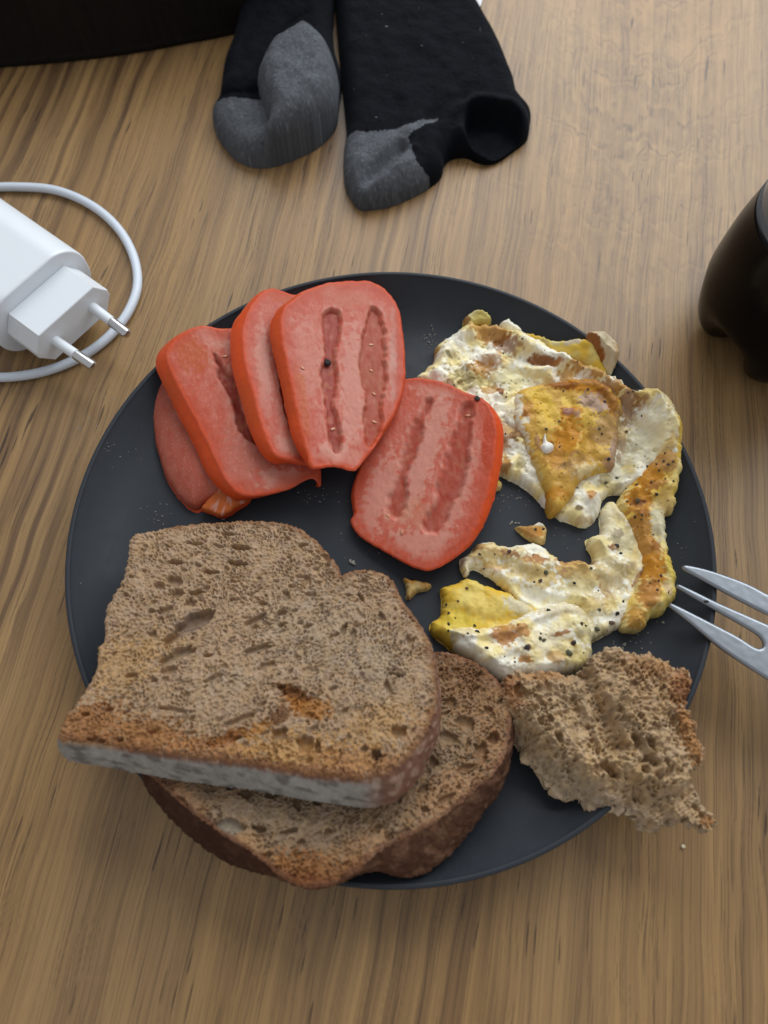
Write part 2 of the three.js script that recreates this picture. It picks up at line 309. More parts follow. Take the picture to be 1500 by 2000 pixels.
// ---------------------------------------------------------------- bread
const CRUMB = [0.36, 0.245, 0.152], TOAST = [0.36, 0.185, 0.068], BURNT = [0.13, 0.052, 0.018], GREY = [0.36, 0.285, 0.20];
const crumbMat = phys({ vertexColors: true, roughness: 0.95, specularIntensity: 0.3 }), crustMat = phys({ vertexColors: true, roughness: 0.85, specularIntensity: 0.3 });
function pores(frame, { seed, count, big = [], angle, size = 1, outline }) {
  return ({ x0, y0, nx, ny, cell }) => {
    const R = new Float32Array(nx * ny), rnd = mulberry(seed), w = nx * cell, h = ny * cell;
    const stamp = (cx, cz, a, b, ang, depth, wob = 0.25, wide = false) => {
      const ca = Math.cos(ang), sa = Math.sin(ang), m = Math.max(a, b) * 1.5;
      for (let j = Math.max(0, Math.floor((cz - m - y0) / cell)); j <= Math.min(ny - 1, (cz + m - y0) / cell); j++)
        for (let i = Math.max(0, Math.floor((cx - m - x0) / cell)); i <= Math.min(nx - 1, (cx + m - x0) / cell); i++) {
          const dx = x0 + i * cell - cx, dz = y0 + j * cell - cz, th = Math.atan2((-dx * sa + dz * ca) / b, (dx * ca + dz * sa) / a);
          const e = Math.hypot((dx * ca + dz * sa) / a, (-dx * sa + dz * ca) / b) * (1 + wob * n2(cx * 9000 + 0.75 * Math.cos(th), cz * 9000 + 0.75 * Math.sin(th)));
          const k = j * nx + i;
          if (e < 1) { const q = Math.min(1, (1 - e * e) * 1.9) ** 0.6; R[k] = wide ? lerp(R[k], -depth * (0.75 + 0.25 * q) + 0.12 * MM * n2(dx * 260, dz * 260), sstep(0, 0.3, q)) : Math.min(R[k], -depth * q); } else if (!wide && e < 1.35) R[k] += R[k] > -0.05 * MM ? 0.10 * MM * (1.35 - e) : 0;
        }
    };
    // a foam of small bubbles with thin walls, drawn out along the crumb
    const gs = 1.18 * MM * size, bx = Math.ceil(w / gs) + 4, by = Math.ceil(h / gs) + 4, cells = [];
    for (let i = 0; i < bx * by; i++) { const c = [], m = rnd() < 0.22 ? 0 : rnd() < 0.3 ? 2 : 1; for (let q = 0; q < m; q++) c.push([x0 + (i % bx - 2 + rnd()) * gs, y0 + (Math.floor(i / bx) - 2 + rnd()) * gs, rnd() < 0.14 ? 0.25 : 0.5 + 0.5 * rnd()]); cells.push(c); }
    for (let j = 0; j < ny; j++) for (let i = 0; i < nx; i++) {
      const gx = x0 + i * cell, gz = y0 + j * cell, zone = 0.62 + 0.5 * sstep(-0.5, 0.6, n2(gx * 75 + 5, gz * 75)), x = gx + 0.25 * MM * n2(i * 0.11, j * 0.11) + 1.5 * MM * n2(gx * 70, gz * 70 + 9), z = gz + 0.25 * MM * n2b(i * 0.11, j * 0.11) + 1.5 * MM * n2b(gx * 70 + 3, gz * 70), a = angle(x, z), ca = Math.cos(a), sa = Math.sin(a), ci = Math.floor((x - x0) / gs) + 2, cj = Math.floor((z - y0) / gs) + 2;
      let f1 = 1e9, f2 = 1e9, dep = 0;
      for (let v = -2; v <= 2; v++) for (let u = -2; u <= 2; u++) { const c = cells[(cj + v) * bx + ci + u]; if (c) for (const p of c) { const dx = x - p[0], dz = z - p[1], d = Math.hypot((dx * ca + dz * sa) * 0.75, (-dx * sa + dz * ca) * 1.22); if (d < f1) { f2 = f1; f1 = d; dep = p[2]; } else if (d < f2) f2 = d; } }
      R[j * nx + i] = -dep * zone * 1.15 * MM * size * sstep(0.08, 0.45, (f2 - f1) / (f1 + f2));
    }
    for (let n = 0; n < count; n++) {
      const x = x0 + rnd() * w, z = y0 + rnd() * h, r = size * MM * (0.42 + 0.75 * rnd() ** 2.6), el = 1.1 + 1.6 * rnd() ** 1.5;
      stamp(x, z, r * Math.sqrt(el), r / Math.sqrt(el), angle(x, z) + (rnd() - 0.5) * 0.7, Math.min(2.8 * MM, r * (0.7 + 1.3 * rnd())), 0.35);
    }
    for (const [px, py, rx, ry, deg, d] of big) {
      const [u, v] = frame.map(px, py), [u2] = frame.map(px + 10, py), k = (u2 - u) / 10;
      stamp(u, v, rx * k, ry * k, THREE.MathUtils.degToRad(deg), d * MM * 0.8, 0.35, true);
    }
    return R;
  };
}
function breadTop(sag, seed) {
  return (x, z, d, r) => {
    const edge = Math.min(1, d / (1.3 * MM));
    return r * Math.min(1, 0.25 + d / (2 * MM)) + sag(x, z) - 0.7 * MM * (1 - edge) ** 2 + 0.28 * MM * fbm(x * 160 + seed, z * 160, 2) + 0.1 * MM * n2(x * 900, z * 900 + seed) + 0.1 * MM * n2b(x * 2100 + seed, z * 2100);
  };
}
function crustTone(x, y, z, c, amp = 0.14) {
  const k = 1 + amp * n3(x * 420, y * 420, z * 420) + 0.14 * n3(x * 1500, y * 1500, z * 1500) + 0.12 * n3(x * 130, y * 130, z * 130);
  return mul(c, k);
}
function breadTone(x, z, c, amp = 0.16) {
  const k = 1 + amp * n2(x * 420, z * 420) + 0.12 * n2b(x * 1500, z * 1500) + 0.08 * n2(x * 90, z * 90), w = 0.5 + 0.5 * n2b(x * 210 + 3, z * 210);
  return [c[0] * k, c[1] * k * lerp(0.97, 1.03, w), c[2] * k * lerp(0.88, 1.12, w)];
}
let breadUpper, breadLower;
{
  const F = tilted([430, 1020, 0.0205], [111, 1442, 0.0375], [850, 1380, 0.0345]);
  const g = thing('bread_slice', 'upper slice of brown toast with a pale floured straight crust, lying on the other slice', 'bread', F);
  const L = outlineOf(F.map, [[260, 1046, 0.5], [300, 1036, 0.5], [342, 1026, 0.5], [430, 1016, 0.5], [517, 1014, 0.5], [572, 1026, 0.6], [608, 1047, 0.6], [638, 1078, 0.6], [658, 1104, 0.6], [664, 1124, 0.4], [674, 1121, 0.4], [692, 1115, 0.6], [731, 1114, 0.8], [763, 1130, 1], [785, 1171, 1], [815, 1210, 1], [840, 1253, 1], [851, 1308, 1.2], [854, 1357, 1.5], [845, 1401, 2.5], [824, 1445, 3], [796, 1483, 4], [760, 1508, 5], [720, 1521, 5], [685, 1520, 4.6], [592, 1509, 4.4], [500, 1493, 4.2], [360, 1477, 4], [276, 1464, 3.8], [192, 1450, 3.6], [130, 1443, 3.2], [111, 1439, 2], [116, 1418, 1.5], [127, 1394, 0.8], [153, 1361, 0.5], [185, 1305, 0.5], [190, 1263, 0.5], [203, 1245, 0.5], [206, 1193, 0.5], [231, 1148, 0.5], [243, 1124, 0.5], [252, 1085, 0.5]], { jag: 0.34 * MM, jagSize: 1.9 * MM, step: 0.35 * MM, seed: 4 });
  const flow = (x, z) => { const u = clamp(x / 0.05, -1, 1), w = clamp(z / 0.04, -1, 1); return THREE.MathUtils.degToRad(-12 - 18 * (w + 0.3) - 45 * Math.max(0, u - 0.1) + (w < -0.4 ? 28 : 0)); };
  const hook = pores(F, { seed: 5, count: 900, size: 0.86, angle: flow, big: [[378, 1212, 38, 17, -28, 5], [350, 1236, 34, 12, -38, 4.6], [345, 1280, 34, 11, -33, 3], [462, 1096, 22, 5.5, 5, 4], [468, 1066, 16, 6, 8, 3.4], [340, 1133, 13, 12, 40, 3.2], [345, 1157, 13, 9, 0, 3], [310, 1143, 10, 7, 10, 2.6], [385, 1154, 14, 6, -15, 2.8], [370, 1174, 10, 7, 0, 2.4], [318, 1192, 10, 7, 15, 2.4], [295, 1192, 8, 6, 0, 2], [342, 1097, 15, 5, 6, 3], [410, 1114, 14, 5, 8, 2.6], [495, 1210, 22, 7, -32, 2.8], [548, 1195, 12, 5, -38, 2.6], [500, 1268, 26, 8, -24, 2.6], [520, 1300, 16, 6, -20, 2.2], [672, 1232, 5, 13, 14, 2.5], [690, 1236, 5, 12, 12, 2.5], [706, 1170, 4, 10, -25, 2.4], [745, 1205, 5, 11, -15, 2.2], [758, 1345, 6, 18, -18, 2.6], [775, 1318, 15, 3, 10, 3], [780, 1432, 16, 12, -15, 3.4], [547, 1433, 15, 11, -20, 3], [595, 1452, 16, 15, 0, 3.4], [620, 1458, 6, 13, 0, 3.2], [470, 1405, 34, 6, -24, 2.2], [335, 1385, 30, 4, 8, 1.8], [420, 1325, 20, 5, -22, 2], [330, 1310, 16, 9, -30, 2.2], [255, 1318, 12, 5, -5, 2], [186, 1444, 18, 6, 5, 3], [210, 1384, 9, 5, 0, 1.8], [735, 1472, 9, 8, 0, 3.5], [800, 1255, 5, 14, -12, 2], [640, 1090, 8, 6, 20, 2], [445, 1040, 15, 4, 5, 2], [380, 1060, 14, 4, 2, 2], [600, 1130, 6, 10, -20, 2], [560, 1160, 5, 11, -30, 2]] });
  const sag = (x, z) => 1.4 * MM * n2(x * 14 + 3, z * 14) - 0.0016 * sstep(0.015, 0.05, z) * 0;
  const paint = patches(F.map, [
    [230, 1300, 70, 60, -20, [0.42, 0.25, 0.105], 0.55, 0.8], [165, 1412, 80, 46, -10, [0.30, 0.14, 0.055], 0.9, 0.6], [280, 1432, 95, 36, 10, [0.31, 0.15, 0.058], 0.9, 0.6], [230, 1452, 120, 16, 8, [0.24, 0.105, 0.042], 0.8, 0.6],
    [420, 1460, 110, 22, 8, [0.33, 0.155, 0.06], 0.8, 0.7], [580, 1470, 120, 42, 5, [0.43, 0.24, 0.09], 0.8, 0.75], [700, 1490, 100, 32, 3, [0.36, 0.18, 0.075], 0.8, 0.7], [560, 1500, 200, 13, 7, [0.2, 0.088, 0.042], 0.8, 0.5], [740, 1415, 70, 40, -25, [0.44, 0.26, 0.105], 0.6, 0.9],
    [590, 1375, 46, 22, 35, [0.34, 0.14, 0.035], 0.95, 0.5], [575, 1352, 42, 12, 22, BURNT, 0.95, 0.5], [545, 1400, 30, 17, -42, BURNT, 0.8, 0.6], [620, 1385, 32, 20, 20, [0.36, 0.17, 0.055], 0.85, 0.6], [450, 1438, 50, 12, -22, [0.22, 0.085, 0.025], 0.9, 0.7], [500, 1425, 30, 12, -30, [0.36, 0.17, 0.05], 0.8, 0.7],
    [620, 1235, 120, 75, 20, GREY, 0.35, 0.9], [440, 1330, 60, 30, -25, GREY, 0.3, 0.9], [740, 1305, 60, 60, 0, GREY, 0.4, 0.9], [305, 1262, 60, 30, -30, [0.40, 0.24, 0.1], 0.4, 0.9], [300, 1070, 60, 15, -8, [0.36, 0.24, 0.14], 0.5, 0.8], [820, 1430, 28, 50, 30, [0.35, 0.2, 0.1], 0.6, 0.7],
    [372, 1214, 36, 20, -28, [0.27, 0.19, 0.135], 0.9, 0.3], [345, 1280, 32, 10, -33, [0.3, 0.215, 0.14], 0.7, 0.3], [500, 1268, 24, 8, -24, [0.31, 0.23, 0.16], 0.7, 0.3], [736, 1478, 10, 7, 0, [0.05, 0.022, 0.012], 0.9, 0.6], [775, 1310, 14, 4, 8, [0.08, 0.03, 0.02], 0.7, 0.4]], 2.2 * MM);
  const cl = [F.map(111, 1439), F.map(720, 1521)];
  const color = (x, z, d) => {
    let c = breadTone(x, z, paint(x, z, CRUMB));
    const front = ((cl[1][0] - cl[0][0]) * (z - cl[0][1]) - (cl[1][1] - cl[0][1]) * (x - cl[0][0])) / Math.hypot(cl[1][0] - cl[0][0], cl[1][1] - cl[0][1]);
    const torn = x < -0.028 - 0.1 * (z + 0.04) && z < 0.035;                // the side broken off the loaf has no crust
    const e = sstep(2.4 * MM, 0.3 * MM, d + 0.8 * MM * n2(x * 300, z * 300)) * (torn && front < -0.002 ? 0.15 : 0.85);
    return mixc(c, breadTone(x, z, [0.2, 0.095, 0.045]), e);
  };
  const wallColor = (x, z, t, y) => {
    const front = sstep(-4 * MM, 0.5 * MM, ((cl[1][0] - cl[0][0]) * (z - cl[0][1]) - (cl[1][1] - cl[0][1]) * (x - cl[0][0])) / Math.hypot(cl[1][0] - cl[0][0], cl[1][1] - cl[0][1])) * (1 - sstep(cl[1][0] - 4 * MM, cl[1][0] + 6 * MM, x));
    const torn = x < -0.02 - 0.15 * (z + 0.04) && z < 0.03;
    const flour = mixc([0.30, 0.28, 0.25], [0.15, 0.132, 0.118], sstep(0.05, 0.8, fbm(x * 110, z * 110 + y * 330, 3) * 1.4 + 0.1));
    const brown = mixc([0.2, 0.1, 0.065], [0.33, 0.21, 0.15], sstep(0.1, 0.6, n3(x * 260, y * 260, z * 260)));
    return crustTone(x, y, z, mixc(torn ? CRUMB : brown, flour, front * sstep(-0.04, -0.2, t)), 0.1);
  };
  breadUpper = slab({ outline: L, cell: 0.23 * MM, top: breadTop(sag, 1), bottom: () => -8.8 * MM, color, wallColor, rows: 26, wallNoise: (x, z) => (x < cl[1][0] && z > 0.01 ? 0.07 : 0.2) * MM, bulge: 0.5 * MM, hook });
  part('crumb', breadUpper.tops[0], crumbMat, g); part('crust', cross(breadUpper.wall, breadUpper.base), crustMat, g, { label: 'pale grey floured bottom crust turning brown at the right corner' });
}
{
  const F = tilted([900, 1290, 0.0185], [300, 1520, 0.0275], [620, 1740, 0.0305]);
  const g = thing('bread_slice', 'lower slice of brown toast with dark rounded crust, mostly covered by the upper slice', 'bread', F);
  const L = outlineOf(F.map, [[846, 1274, 0.8], [900, 1279, 0.8], [950, 1304, 1], [985, 1345, 1.2], [1001, 1395, 1.5], [990, 1465, 2.5], [965, 1512, 4], [928, 1543, 5.5], [855, 1604, 8], [795, 1634, 9], [745, 1660, 5.5], [718, 1684, 1], [690, 1706, -2], [652, 1724, -3], [606, 1732, -3], [566, 1722, -3], [535, 1700, 0], [490, 1664, 3.6], [440, 1634, 4.6], [370, 1584, 4.6], [318, 1537, 4], [285, 1505, 2.5], [300, 1475, 1], [420, 1440, 1], [620, 1380, 1], [760, 1310, 1]], { jag: 0.25 * MM, jagSize: 2.1 * MM, step: 0.35 * MM, seed: 9 });
  const hook = pores(F, { seed: 8, count: 620, size: 0.9, angle: (x, z) => THREE.MathUtils.degToRad(-20 - 35 * clamp(x / 0.05, -1, 1)), big: [[965, 1443, 9, 13, 10, 4], [912, 1412, 18, 16, 0, 2.6], [940, 1466, 14, 13, 0, 3], [872, 1440, 16, 14, 0, 2.4], [940, 1480, 12, 9, 10, 3], [845, 1490, 8, 11, 10, 3], [910, 1500, 14, 7, -20, 2.4], [826, 1540, 12, 6, -30, 2.6], [870, 1560, 20, 5, -30, 2.2], [448, 1610, 26, 14, 10, 2.6], [505, 1617, 14, 5, 12, 3.2], [565, 1622, 16, 5, -12, 2.8], [480, 1548, 14, 8, 0, 3.6], [530, 1550, 12, 8, 0, 3], [580, 1565, 9, 13, 10, 3], [625, 1560, 13, 8, -20, 3], [450, 1537, 8, 4, 0, 3], [355, 1563, 14, 5, 30, 2.6], [735, 1620, 12, 6, -35, 2.4], [640, 1625, 10, 5, -25, 2.2], [830, 1580, 8, 6, 0, 2.4], [880, 1370, 11, 8, 20, 2.2], [955, 1385, 9, 7, 0, 2.2], [690, 1600, 12, 5, -30, 2]] });
  const paint = patches(F.map, [
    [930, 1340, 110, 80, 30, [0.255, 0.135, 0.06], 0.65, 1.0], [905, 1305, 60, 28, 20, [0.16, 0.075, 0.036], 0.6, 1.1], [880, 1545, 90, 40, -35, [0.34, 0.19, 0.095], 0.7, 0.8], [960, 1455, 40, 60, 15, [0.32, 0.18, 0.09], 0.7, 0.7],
    [600, 1700, 130, 42, 5, [0.3, 0.135, 0.05], 0.9, 0.6], [600, 1725, 85, 26, 0, [0.2, 0.075, 0.03], 0.85, 0.6], [690, 1690, 45, 30, -35, [0.26, 0.125, 0.055], 0.85, 0.6], [480, 1640, 60, 22, 35, [0.4, 0.235, 0.115], 0.7, 0.8], [370, 1565, 60, 18, 38, [0.36, 0.2, 0.1], 0.7, 0.8], [700, 1650, 60, 22, -20, [0.38, 0.22, 0.11], 0.7, 0.8],
    [560, 1580, 140, 45, 5, GREY, 0.35, 0.8], [448, 1612, 26, 15, 10, [0.3, 0.27, 0.22], 0.8, 0.3], [540, 1692, 9, 6, 0, BURNT, 0.9, 0.4], [578, 1665, 8, 6, 0, BURNT, 0.7, 0.4]], 2.2 * MM);
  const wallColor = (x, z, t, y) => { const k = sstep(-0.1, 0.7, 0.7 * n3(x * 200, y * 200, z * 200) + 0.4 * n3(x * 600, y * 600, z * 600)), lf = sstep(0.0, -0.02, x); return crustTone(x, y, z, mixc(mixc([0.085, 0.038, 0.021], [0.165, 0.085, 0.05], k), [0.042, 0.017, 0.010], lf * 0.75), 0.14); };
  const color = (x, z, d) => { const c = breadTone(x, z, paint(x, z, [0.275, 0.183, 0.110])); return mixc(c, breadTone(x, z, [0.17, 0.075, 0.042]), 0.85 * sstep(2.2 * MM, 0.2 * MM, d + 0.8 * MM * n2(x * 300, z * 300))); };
  const front = F.map(610, 1740);
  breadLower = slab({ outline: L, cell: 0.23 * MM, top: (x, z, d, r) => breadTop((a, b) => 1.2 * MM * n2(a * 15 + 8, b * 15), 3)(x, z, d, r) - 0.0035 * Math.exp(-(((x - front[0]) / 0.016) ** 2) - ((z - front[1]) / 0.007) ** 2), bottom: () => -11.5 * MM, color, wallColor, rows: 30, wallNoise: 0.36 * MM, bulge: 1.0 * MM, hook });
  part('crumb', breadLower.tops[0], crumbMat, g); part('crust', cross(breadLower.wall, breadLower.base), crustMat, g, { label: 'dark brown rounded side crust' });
}
{
  const F = tilted([1010, 1340, 0.022], [1330, 1320, 0.0275], [1280, 1580, 0.0265]);
  const g = thing('bread_chunk', 'torn ragged chunk of brown toast overhanging the right edge of the plate', 'bread', F);
  const L = outlineOf(F.map, [[986, 1338, 1.5], [1008, 1315, 0], [1052, 1311, 0], [1092, 1309, 0], [1124, 1321, 0], [1144, 1308, 0], [1158, 1290, 0], [1166, 1274, 0], [1196, 1267, 0], [1244, 1274, 0], [1300, 1284, 0], [1316, 1305, 0], [1348, 1309, 0.5], [1345, 1344, 0.5], [1337, 1370, 0.5], [1352, 1394, 0.5], [1364, 1434, 0.5], [1378, 1477, 0.5], [1350, 1503, 0], [1358, 1540, 0], [1380, 1574, 0], [1404, 1606, 0], [1385, 1617, 0], [1340, 1597, 0.5], [1300, 1607, 0.5], [1272, 1616, 1], [1250, 1588, 1], [1204, 1566, 1.5], [1180, 1577, 1.5], [1153, 1557, 2], [1140, 1537, 2], [1112, 1545, 2], [1076, 1521, 2], [1070, 1496, 2], [1036, 1470, 2], [1016, 1434, 2], [992, 1390, 2]], { jag: 0.75 * MM, jagSize: 2.3 * MM, step: 0.3 * MM, seed: 21, per: 6 });
  const fold = ridges(F.map, [{ pts: [[1150, 1320], [1168, 1370], [1188, 1420], [1200, 1455]], w: 4.2, h: -4.5 }, { pts: [[1120, 1370], [1150, 1430], [1170, 1470]], w: 2.4, h: -1.8 }, { pts: [[1240, 1440], [1262, 1475], [1280, 1490]], w: 1.8, h: -2.4 }, { pts: [[1180, 1490], [1208, 1512]], w: 1.7, h: -2.6 }, { pts: [[1220, 1530], [1250, 1552], [1300, 1568]], w: 5.5, h: -3.8 }, { pts: [[1185, 1290], [1190, 1340]], w: 3.2, h: -2.2 }, { pts: [[1215, 1350], [1260, 1420], [1320, 1500]], w: 8, h: 2.2 }, { pts: [[1040, 1380], [1100, 1450], [1150, 1500]], w: 7, h: 1.4 }, { pts: [[1350, 1560], [1395, 1608]], w: 5, h: -4 }, { pts: [[1000, 1450], [1080, 1525], [1170, 1575], [1260, 1610]], w: 10, h: -6 }, { pts: [[1310, 1400], [1350, 1480]], w: 3, h: -1.4 }]);
  const hook = pores(F, { seed: 31, count: 160, size: 1.25, angle: () => -0.9, big: [[1018, 1352, 12, 20, -25, 3.2], [1052, 1366, 7, 16, -30, 3.6], [1038, 1382, 9, 9, 0, 3.4], [1056, 1408, 6, 8, 0, 2.8], [1075, 1404, 6, 9, -20, 2.6], [1092, 1440, 6, 9, -25, 3], [1222, 1404, 9, 7, 0, 2.6], [1212, 1388, 6, 6, 0, 2.2], [1270, 1452, 7, 13, -20, 3], [1245, 1445, 7, 13, -25, 2.6], [1195, 1505, 9, 18, -45, 3.2], [1262, 1502, 8, 8, 0, 2.6], [1200, 1384, 6, 6, 0, 2], [1280, 1420, 6, 8, 0, 2.2], [1060, 1345, 14, 10, -20, 2], [1320, 1452, 6, 9, 0, 2.4], [1370, 1578, 5, 8, -40, 2.4], [1250, 1548, 8, 16, 0, 3]] });
  const paint = patches(F.map, [[1335, 1340, 34, 46, 20, [0.25, 0.105, 0.045], 0.9, 0.6], [1280, 1305, 60, 30, 10, [0.34, 0.18, 0.08], 0.75, 0.8], [1352, 1430, 24, 70, -12, [0.33, 0.16, 0.06], 0.85, 0.6], [1000, 1345, 20, 45, -15, [0.27, 0.12, 0.05], 0.85, 0.6], [1060, 1318, 60, 14, 0, [0.36, 0.19, 0.08], 0.7, 0.7], [1270, 1360, 50, 40, 0, [0.40, 0.25, 0.13], 0.5, 0.9], [1392, 1602, 14, 14, 0, [0.36, 0.17, 0.06], 0.8, 0.6], [1100, 1520, 100, 28, 25, [0.45, 0.35, 0.235], 0.7, 0.8], [1200, 1575, 80, 24, 15, [0.44, 0.34, 0.24], 0.7, 0.8], [1280, 1570, 36, 22, 10, [0.36, 0.27, 0.18], 0.6, 0.8], [1222, 1500, 90, 40, 35, [0.46, 0.31, 0.16], 0.5, 0.9], [1140, 1335, 20, 20, 0, [0.30, 0.2, 0.12], 0.5, 0.8]], 1.6 * MM);
  const color = (x, z, d, y, r) => breadTone(x, z, paint(x, z, [0.41, 0.285, 0.165]), 0.22);
  const top = (x, z, d, r) => { const rim = 1 - Math.min(1, d / (3.2 * MM)); return r * Math.min(1, 0.2 + d / (2 * MM)) + fold(x, z) - 2.6 * MM * rim * rim + 1.5 * MM * fbm(x * 150, z * 150, 3) + 0.3 * MM * n2(x * 620, z * 620) + 0.22 * MM * n2b(x * 1450, z * 1450); };
  const b = slab({ outline: L, cell: 0.24 * MM, top, bottom: () => -10.5 * MM, color, wallColor: (x, z, t, y) => breadTone(x, z + y, paint(x, z, [0.39, 0.285, 0.18]), 0.2), rows: 26, wallNoise: 1.1 * MM, bulge: 0.4 * MM, hook, ragged: true });
  part('crumb', b.tops[0], crumbMat, g); part('torn_side', cross(b.wall, b.base), crumbMat, g);
}

// ---------------------------------------------------------------- tomato slices
const FLESH = [0.56, 0.10, 0.056], PALE = [0.66, 0.30, 0.225], SKIN = [0.72, 0.085, 0.013], GEL = [0.30, 0.026, 0.013], SEED = [0.52, 0.2, 0.09];
const tomatoMat = phys({ vertexColors: true, roughness: 0.95, specularIntensity: 0.3, clearcoat: 0.35, clearcoatRoughness: 0.3, transmission: 0.2, thickness: 0 });
const skinMat = phys({ vertexColors: true, roughness: 0.95, specularIntensity: 0.3, clearcoat: 0.4, clearcoatRoughness: 0.25, transmission: 0.2, thickness: 0 });
const seedMat = phys({ vertexColors: true, roughness: 0.35, clearcoat: 0.4 });
function tomatoSlice({ label, frame, pts, cav = [], thick = 6.5, seeds = [], dome = 0, pale = [], rough = 0.12, skinRim = 2.2, seed = 0 }) {
  const g = thing('tomato_slice', label, 'tomato slice', frame);
  const L = outlineOf(frame.map, pts, { jag: rough * MM, jagSize: 9 * MM, fine: 0.1, step: 0.45 * MM, seed });
  const holes = cav.map((c) => outlineOf(frame.map, c.pts, { jag: 0.95 * MM, jagSize: 26 * MM, fine: 0.4, step: 0.5 * MM, seed: seed + 5 }));
  const pal = patches(frame.map, pale, 4 * MM);
  const inside = (x, z) => {
    let dep = 0, kc = 0, near = 0, gel = GEL;
    holes.forEach((h, i) => {
      const d = h.sd(x, z) / MM, so = cav[i].soft ?? 0.9; near = Math.max(near, sstep(-4, -0.8, d)); if (d < -1.2 * so) return;
      { const q = sstep(-0.3 * so, so * 0.7, d) * (cav[i].tint ?? 1); if (q > kc) { kc = q; gel = cav[i].gel ?? GEL; } } dep = Math.max(dep, sstep(-0.9 * so, 0.7 * so, d) * (cav[i].depth ?? 2.6) * 0.6);
    });
    return [dep, kc, near, gel];
  };
  const top = (x, z, d) => {
    const e = Math.min(1, d / ((dome ? 1.6 : 0.7) * MM)), [dep] = inside(x, z);
    return -(dome ? 1.0 : 0.45) * MM * (1 - e) ** 2 - dep * MM + 0.16 * MM * fbm(x * 90 + seed, z * 90, 3) + 0.05 * MM * n2(x * 520, z * 260) + 0.02 * MM * n2b(x * 1300, z * 1300) + (dome ? dome * MM * (Math.sqrt(1 - (1 - Math.min(1, d / (16 * MM))) ** 2) - 1) : 0);
  };
  const color = (x, z, d) => {
    const [, kc, near, gel] = inside(x, z), f = 0.5 + 0.5 * fbm(x * 170, z * 90 + seed, 3) * 1.6, st = 0.5 + 0.5 * n2b(x * 900 + seed, z * 260);
    let c = dome ? mixc([0.50, 0.10, 0.06], [0.53, 0.15, 0.10], clamp(f)) : mixc(FLESH, PALE, clamp(0.04 + 0.5 * f * (0.3 + 0.7 * st)));
    c = mixc(pal(x, z, c), PALE, near * 0.55 * clamp(0.5 + n2(x * 420, z * 150 + seed)));
    const spk = n2b(x * 1500, z * 1100 + seed); if (spk > 0.55) c = mixc(c, [0.66, 0.34, 0.26], 0.5 * sstep(0.55, 0.85, spk));
    if (!dome) c = mixc(c, [0.53, 0.078, 0.034], 0.72 * sstep(6.5 * MM, 0.8 * MM, d + 2.2 * MM * n2(x * 90 + seed, z * 60)));
    const rim = sstep(skinRim * MM, 0.5 * MM, d + 0.5 * MM * n2(x * 200, z * 200));
    c = mixc(c, dome ? [0.5, 0.085, 0.03] : SKIN, rim * 0.5);
    c = mixc(c, mixc(gel, [0.40, 0.10, 0.045], sstep(0.1, 0.8, n2(x * 200, z * 200))), kc * (0.8 + 0.18 * n2(x * 300, z * 120 + seed)));
    const w = 1 + 0.05 * n2(x * 700, z * 700);
    return mul(c, w);
  };
  const wallColor = (x, z, t, y) => mul(mixc(SKIN, [0.62, 0.085, 0.013], sstep(0.0, 0.8, n2(x * 28, z * 28 + seed))), 1 + 0.05 * n2(x * 400, z * 400));
  const s = slab({ outline: L, cell: 0.36 * MM, top, bottom: () => -thick * MM, color, wallColor, rows: 8, wallNoise: 0, bulge: 0.35 * MM });
  part('flesh', s.tops[0], tomatoMat, g); part('skin', cross(s.wall, s.base), skinMat, g);
  const rnd = mulberry(seed + 90);
  for (const [px, py, n, sx, sy] of seeds) for (let i = 0; i < n; i++) {
    const [u, v] = frame.map(px + (rnd() - 0.5) * sx, py + (rnd() - 0.5) * sy), q = new THREE.SphereGeometry(1, 10, 7);
    q.scale(0.5 * MM, 0.22 * MM, (0.8 + 0.4 * rnd()) * MM); q.rotateY(rnd() * 3); q.translate(u, s.heightAt(u, v) + 0.15 * MM, v);
    const cc = []; for (let k = 0; k < q.attributes.position.count; k++) cc.push(...mul(SEED, 0.8 + 0.3 * rnd())); q.setAttribute('color', new THREE.Float32BufferAttribute(cc, 3));
    part('seed', q, seedMat, g);
  }
  return { g, s, frame };
}
tomatoSlice({
  label: 'rounded end slice of tomato lying skin side up, leftmost on the plate', seed: 1, dome: 5.5, thick: 7, rough: 0.15,
  frame: tilted([300, 800, 0.0135], [380, 960, 0.012], [420, 760, 0.0165]),
  pts: [[283, 767, 1], [290, 727, 1], [310, 702, 1], [340, 680, 1], [400, 690], [450, 760], [480, 850], [470, 930], [438, 952, 1], [388, 978, 1], [364, 986, 1], [334, 960, 1], [309, 916, 1], [292, 856, 1], [286, 810, 1]],
});
{
  const F = tilted([400, 980, 0.0105], [470, 965, 0.0105], [420, 900, 0.012]);
  const g = thing('tomato_scrap', 'small orange red scrap of tomato skin sticking out under the leftmost slices', 'tomato piece', F);
  const L = outlineOf(F.map, [[392, 989], [412, 966], [436, 946], [470, 950], [487, 972], [458, 994], [434, 1007], [412, 1000]], { step: 0.4 * MM, jag: 0.1 * MM });
  const s = slab({ outline: L, cell: 0.35 * MM, top: (x, z, d) => -0.8 * MM * (1 - Math.min(1, d / MM)) ** 2 + 0.2 * MM * n2(x * 200, z * 200) + 1.2 * MM * Math.sin(x * 300), bottom: () => -4 * MM, color: (x, z) => mixc([0.56, 0.13, 0.025], PALE, sstep(0.35, 0.75, n2(x * 260 + 2, z * 120 + x * 130))), wallColor: () => SKIN, rows: 5, bulge: 0.3 * MM });
  part('flesh', s.tops[0], tomatoMat, g); part('skin', cross(s.wall, s.base), skinMat, g);
}
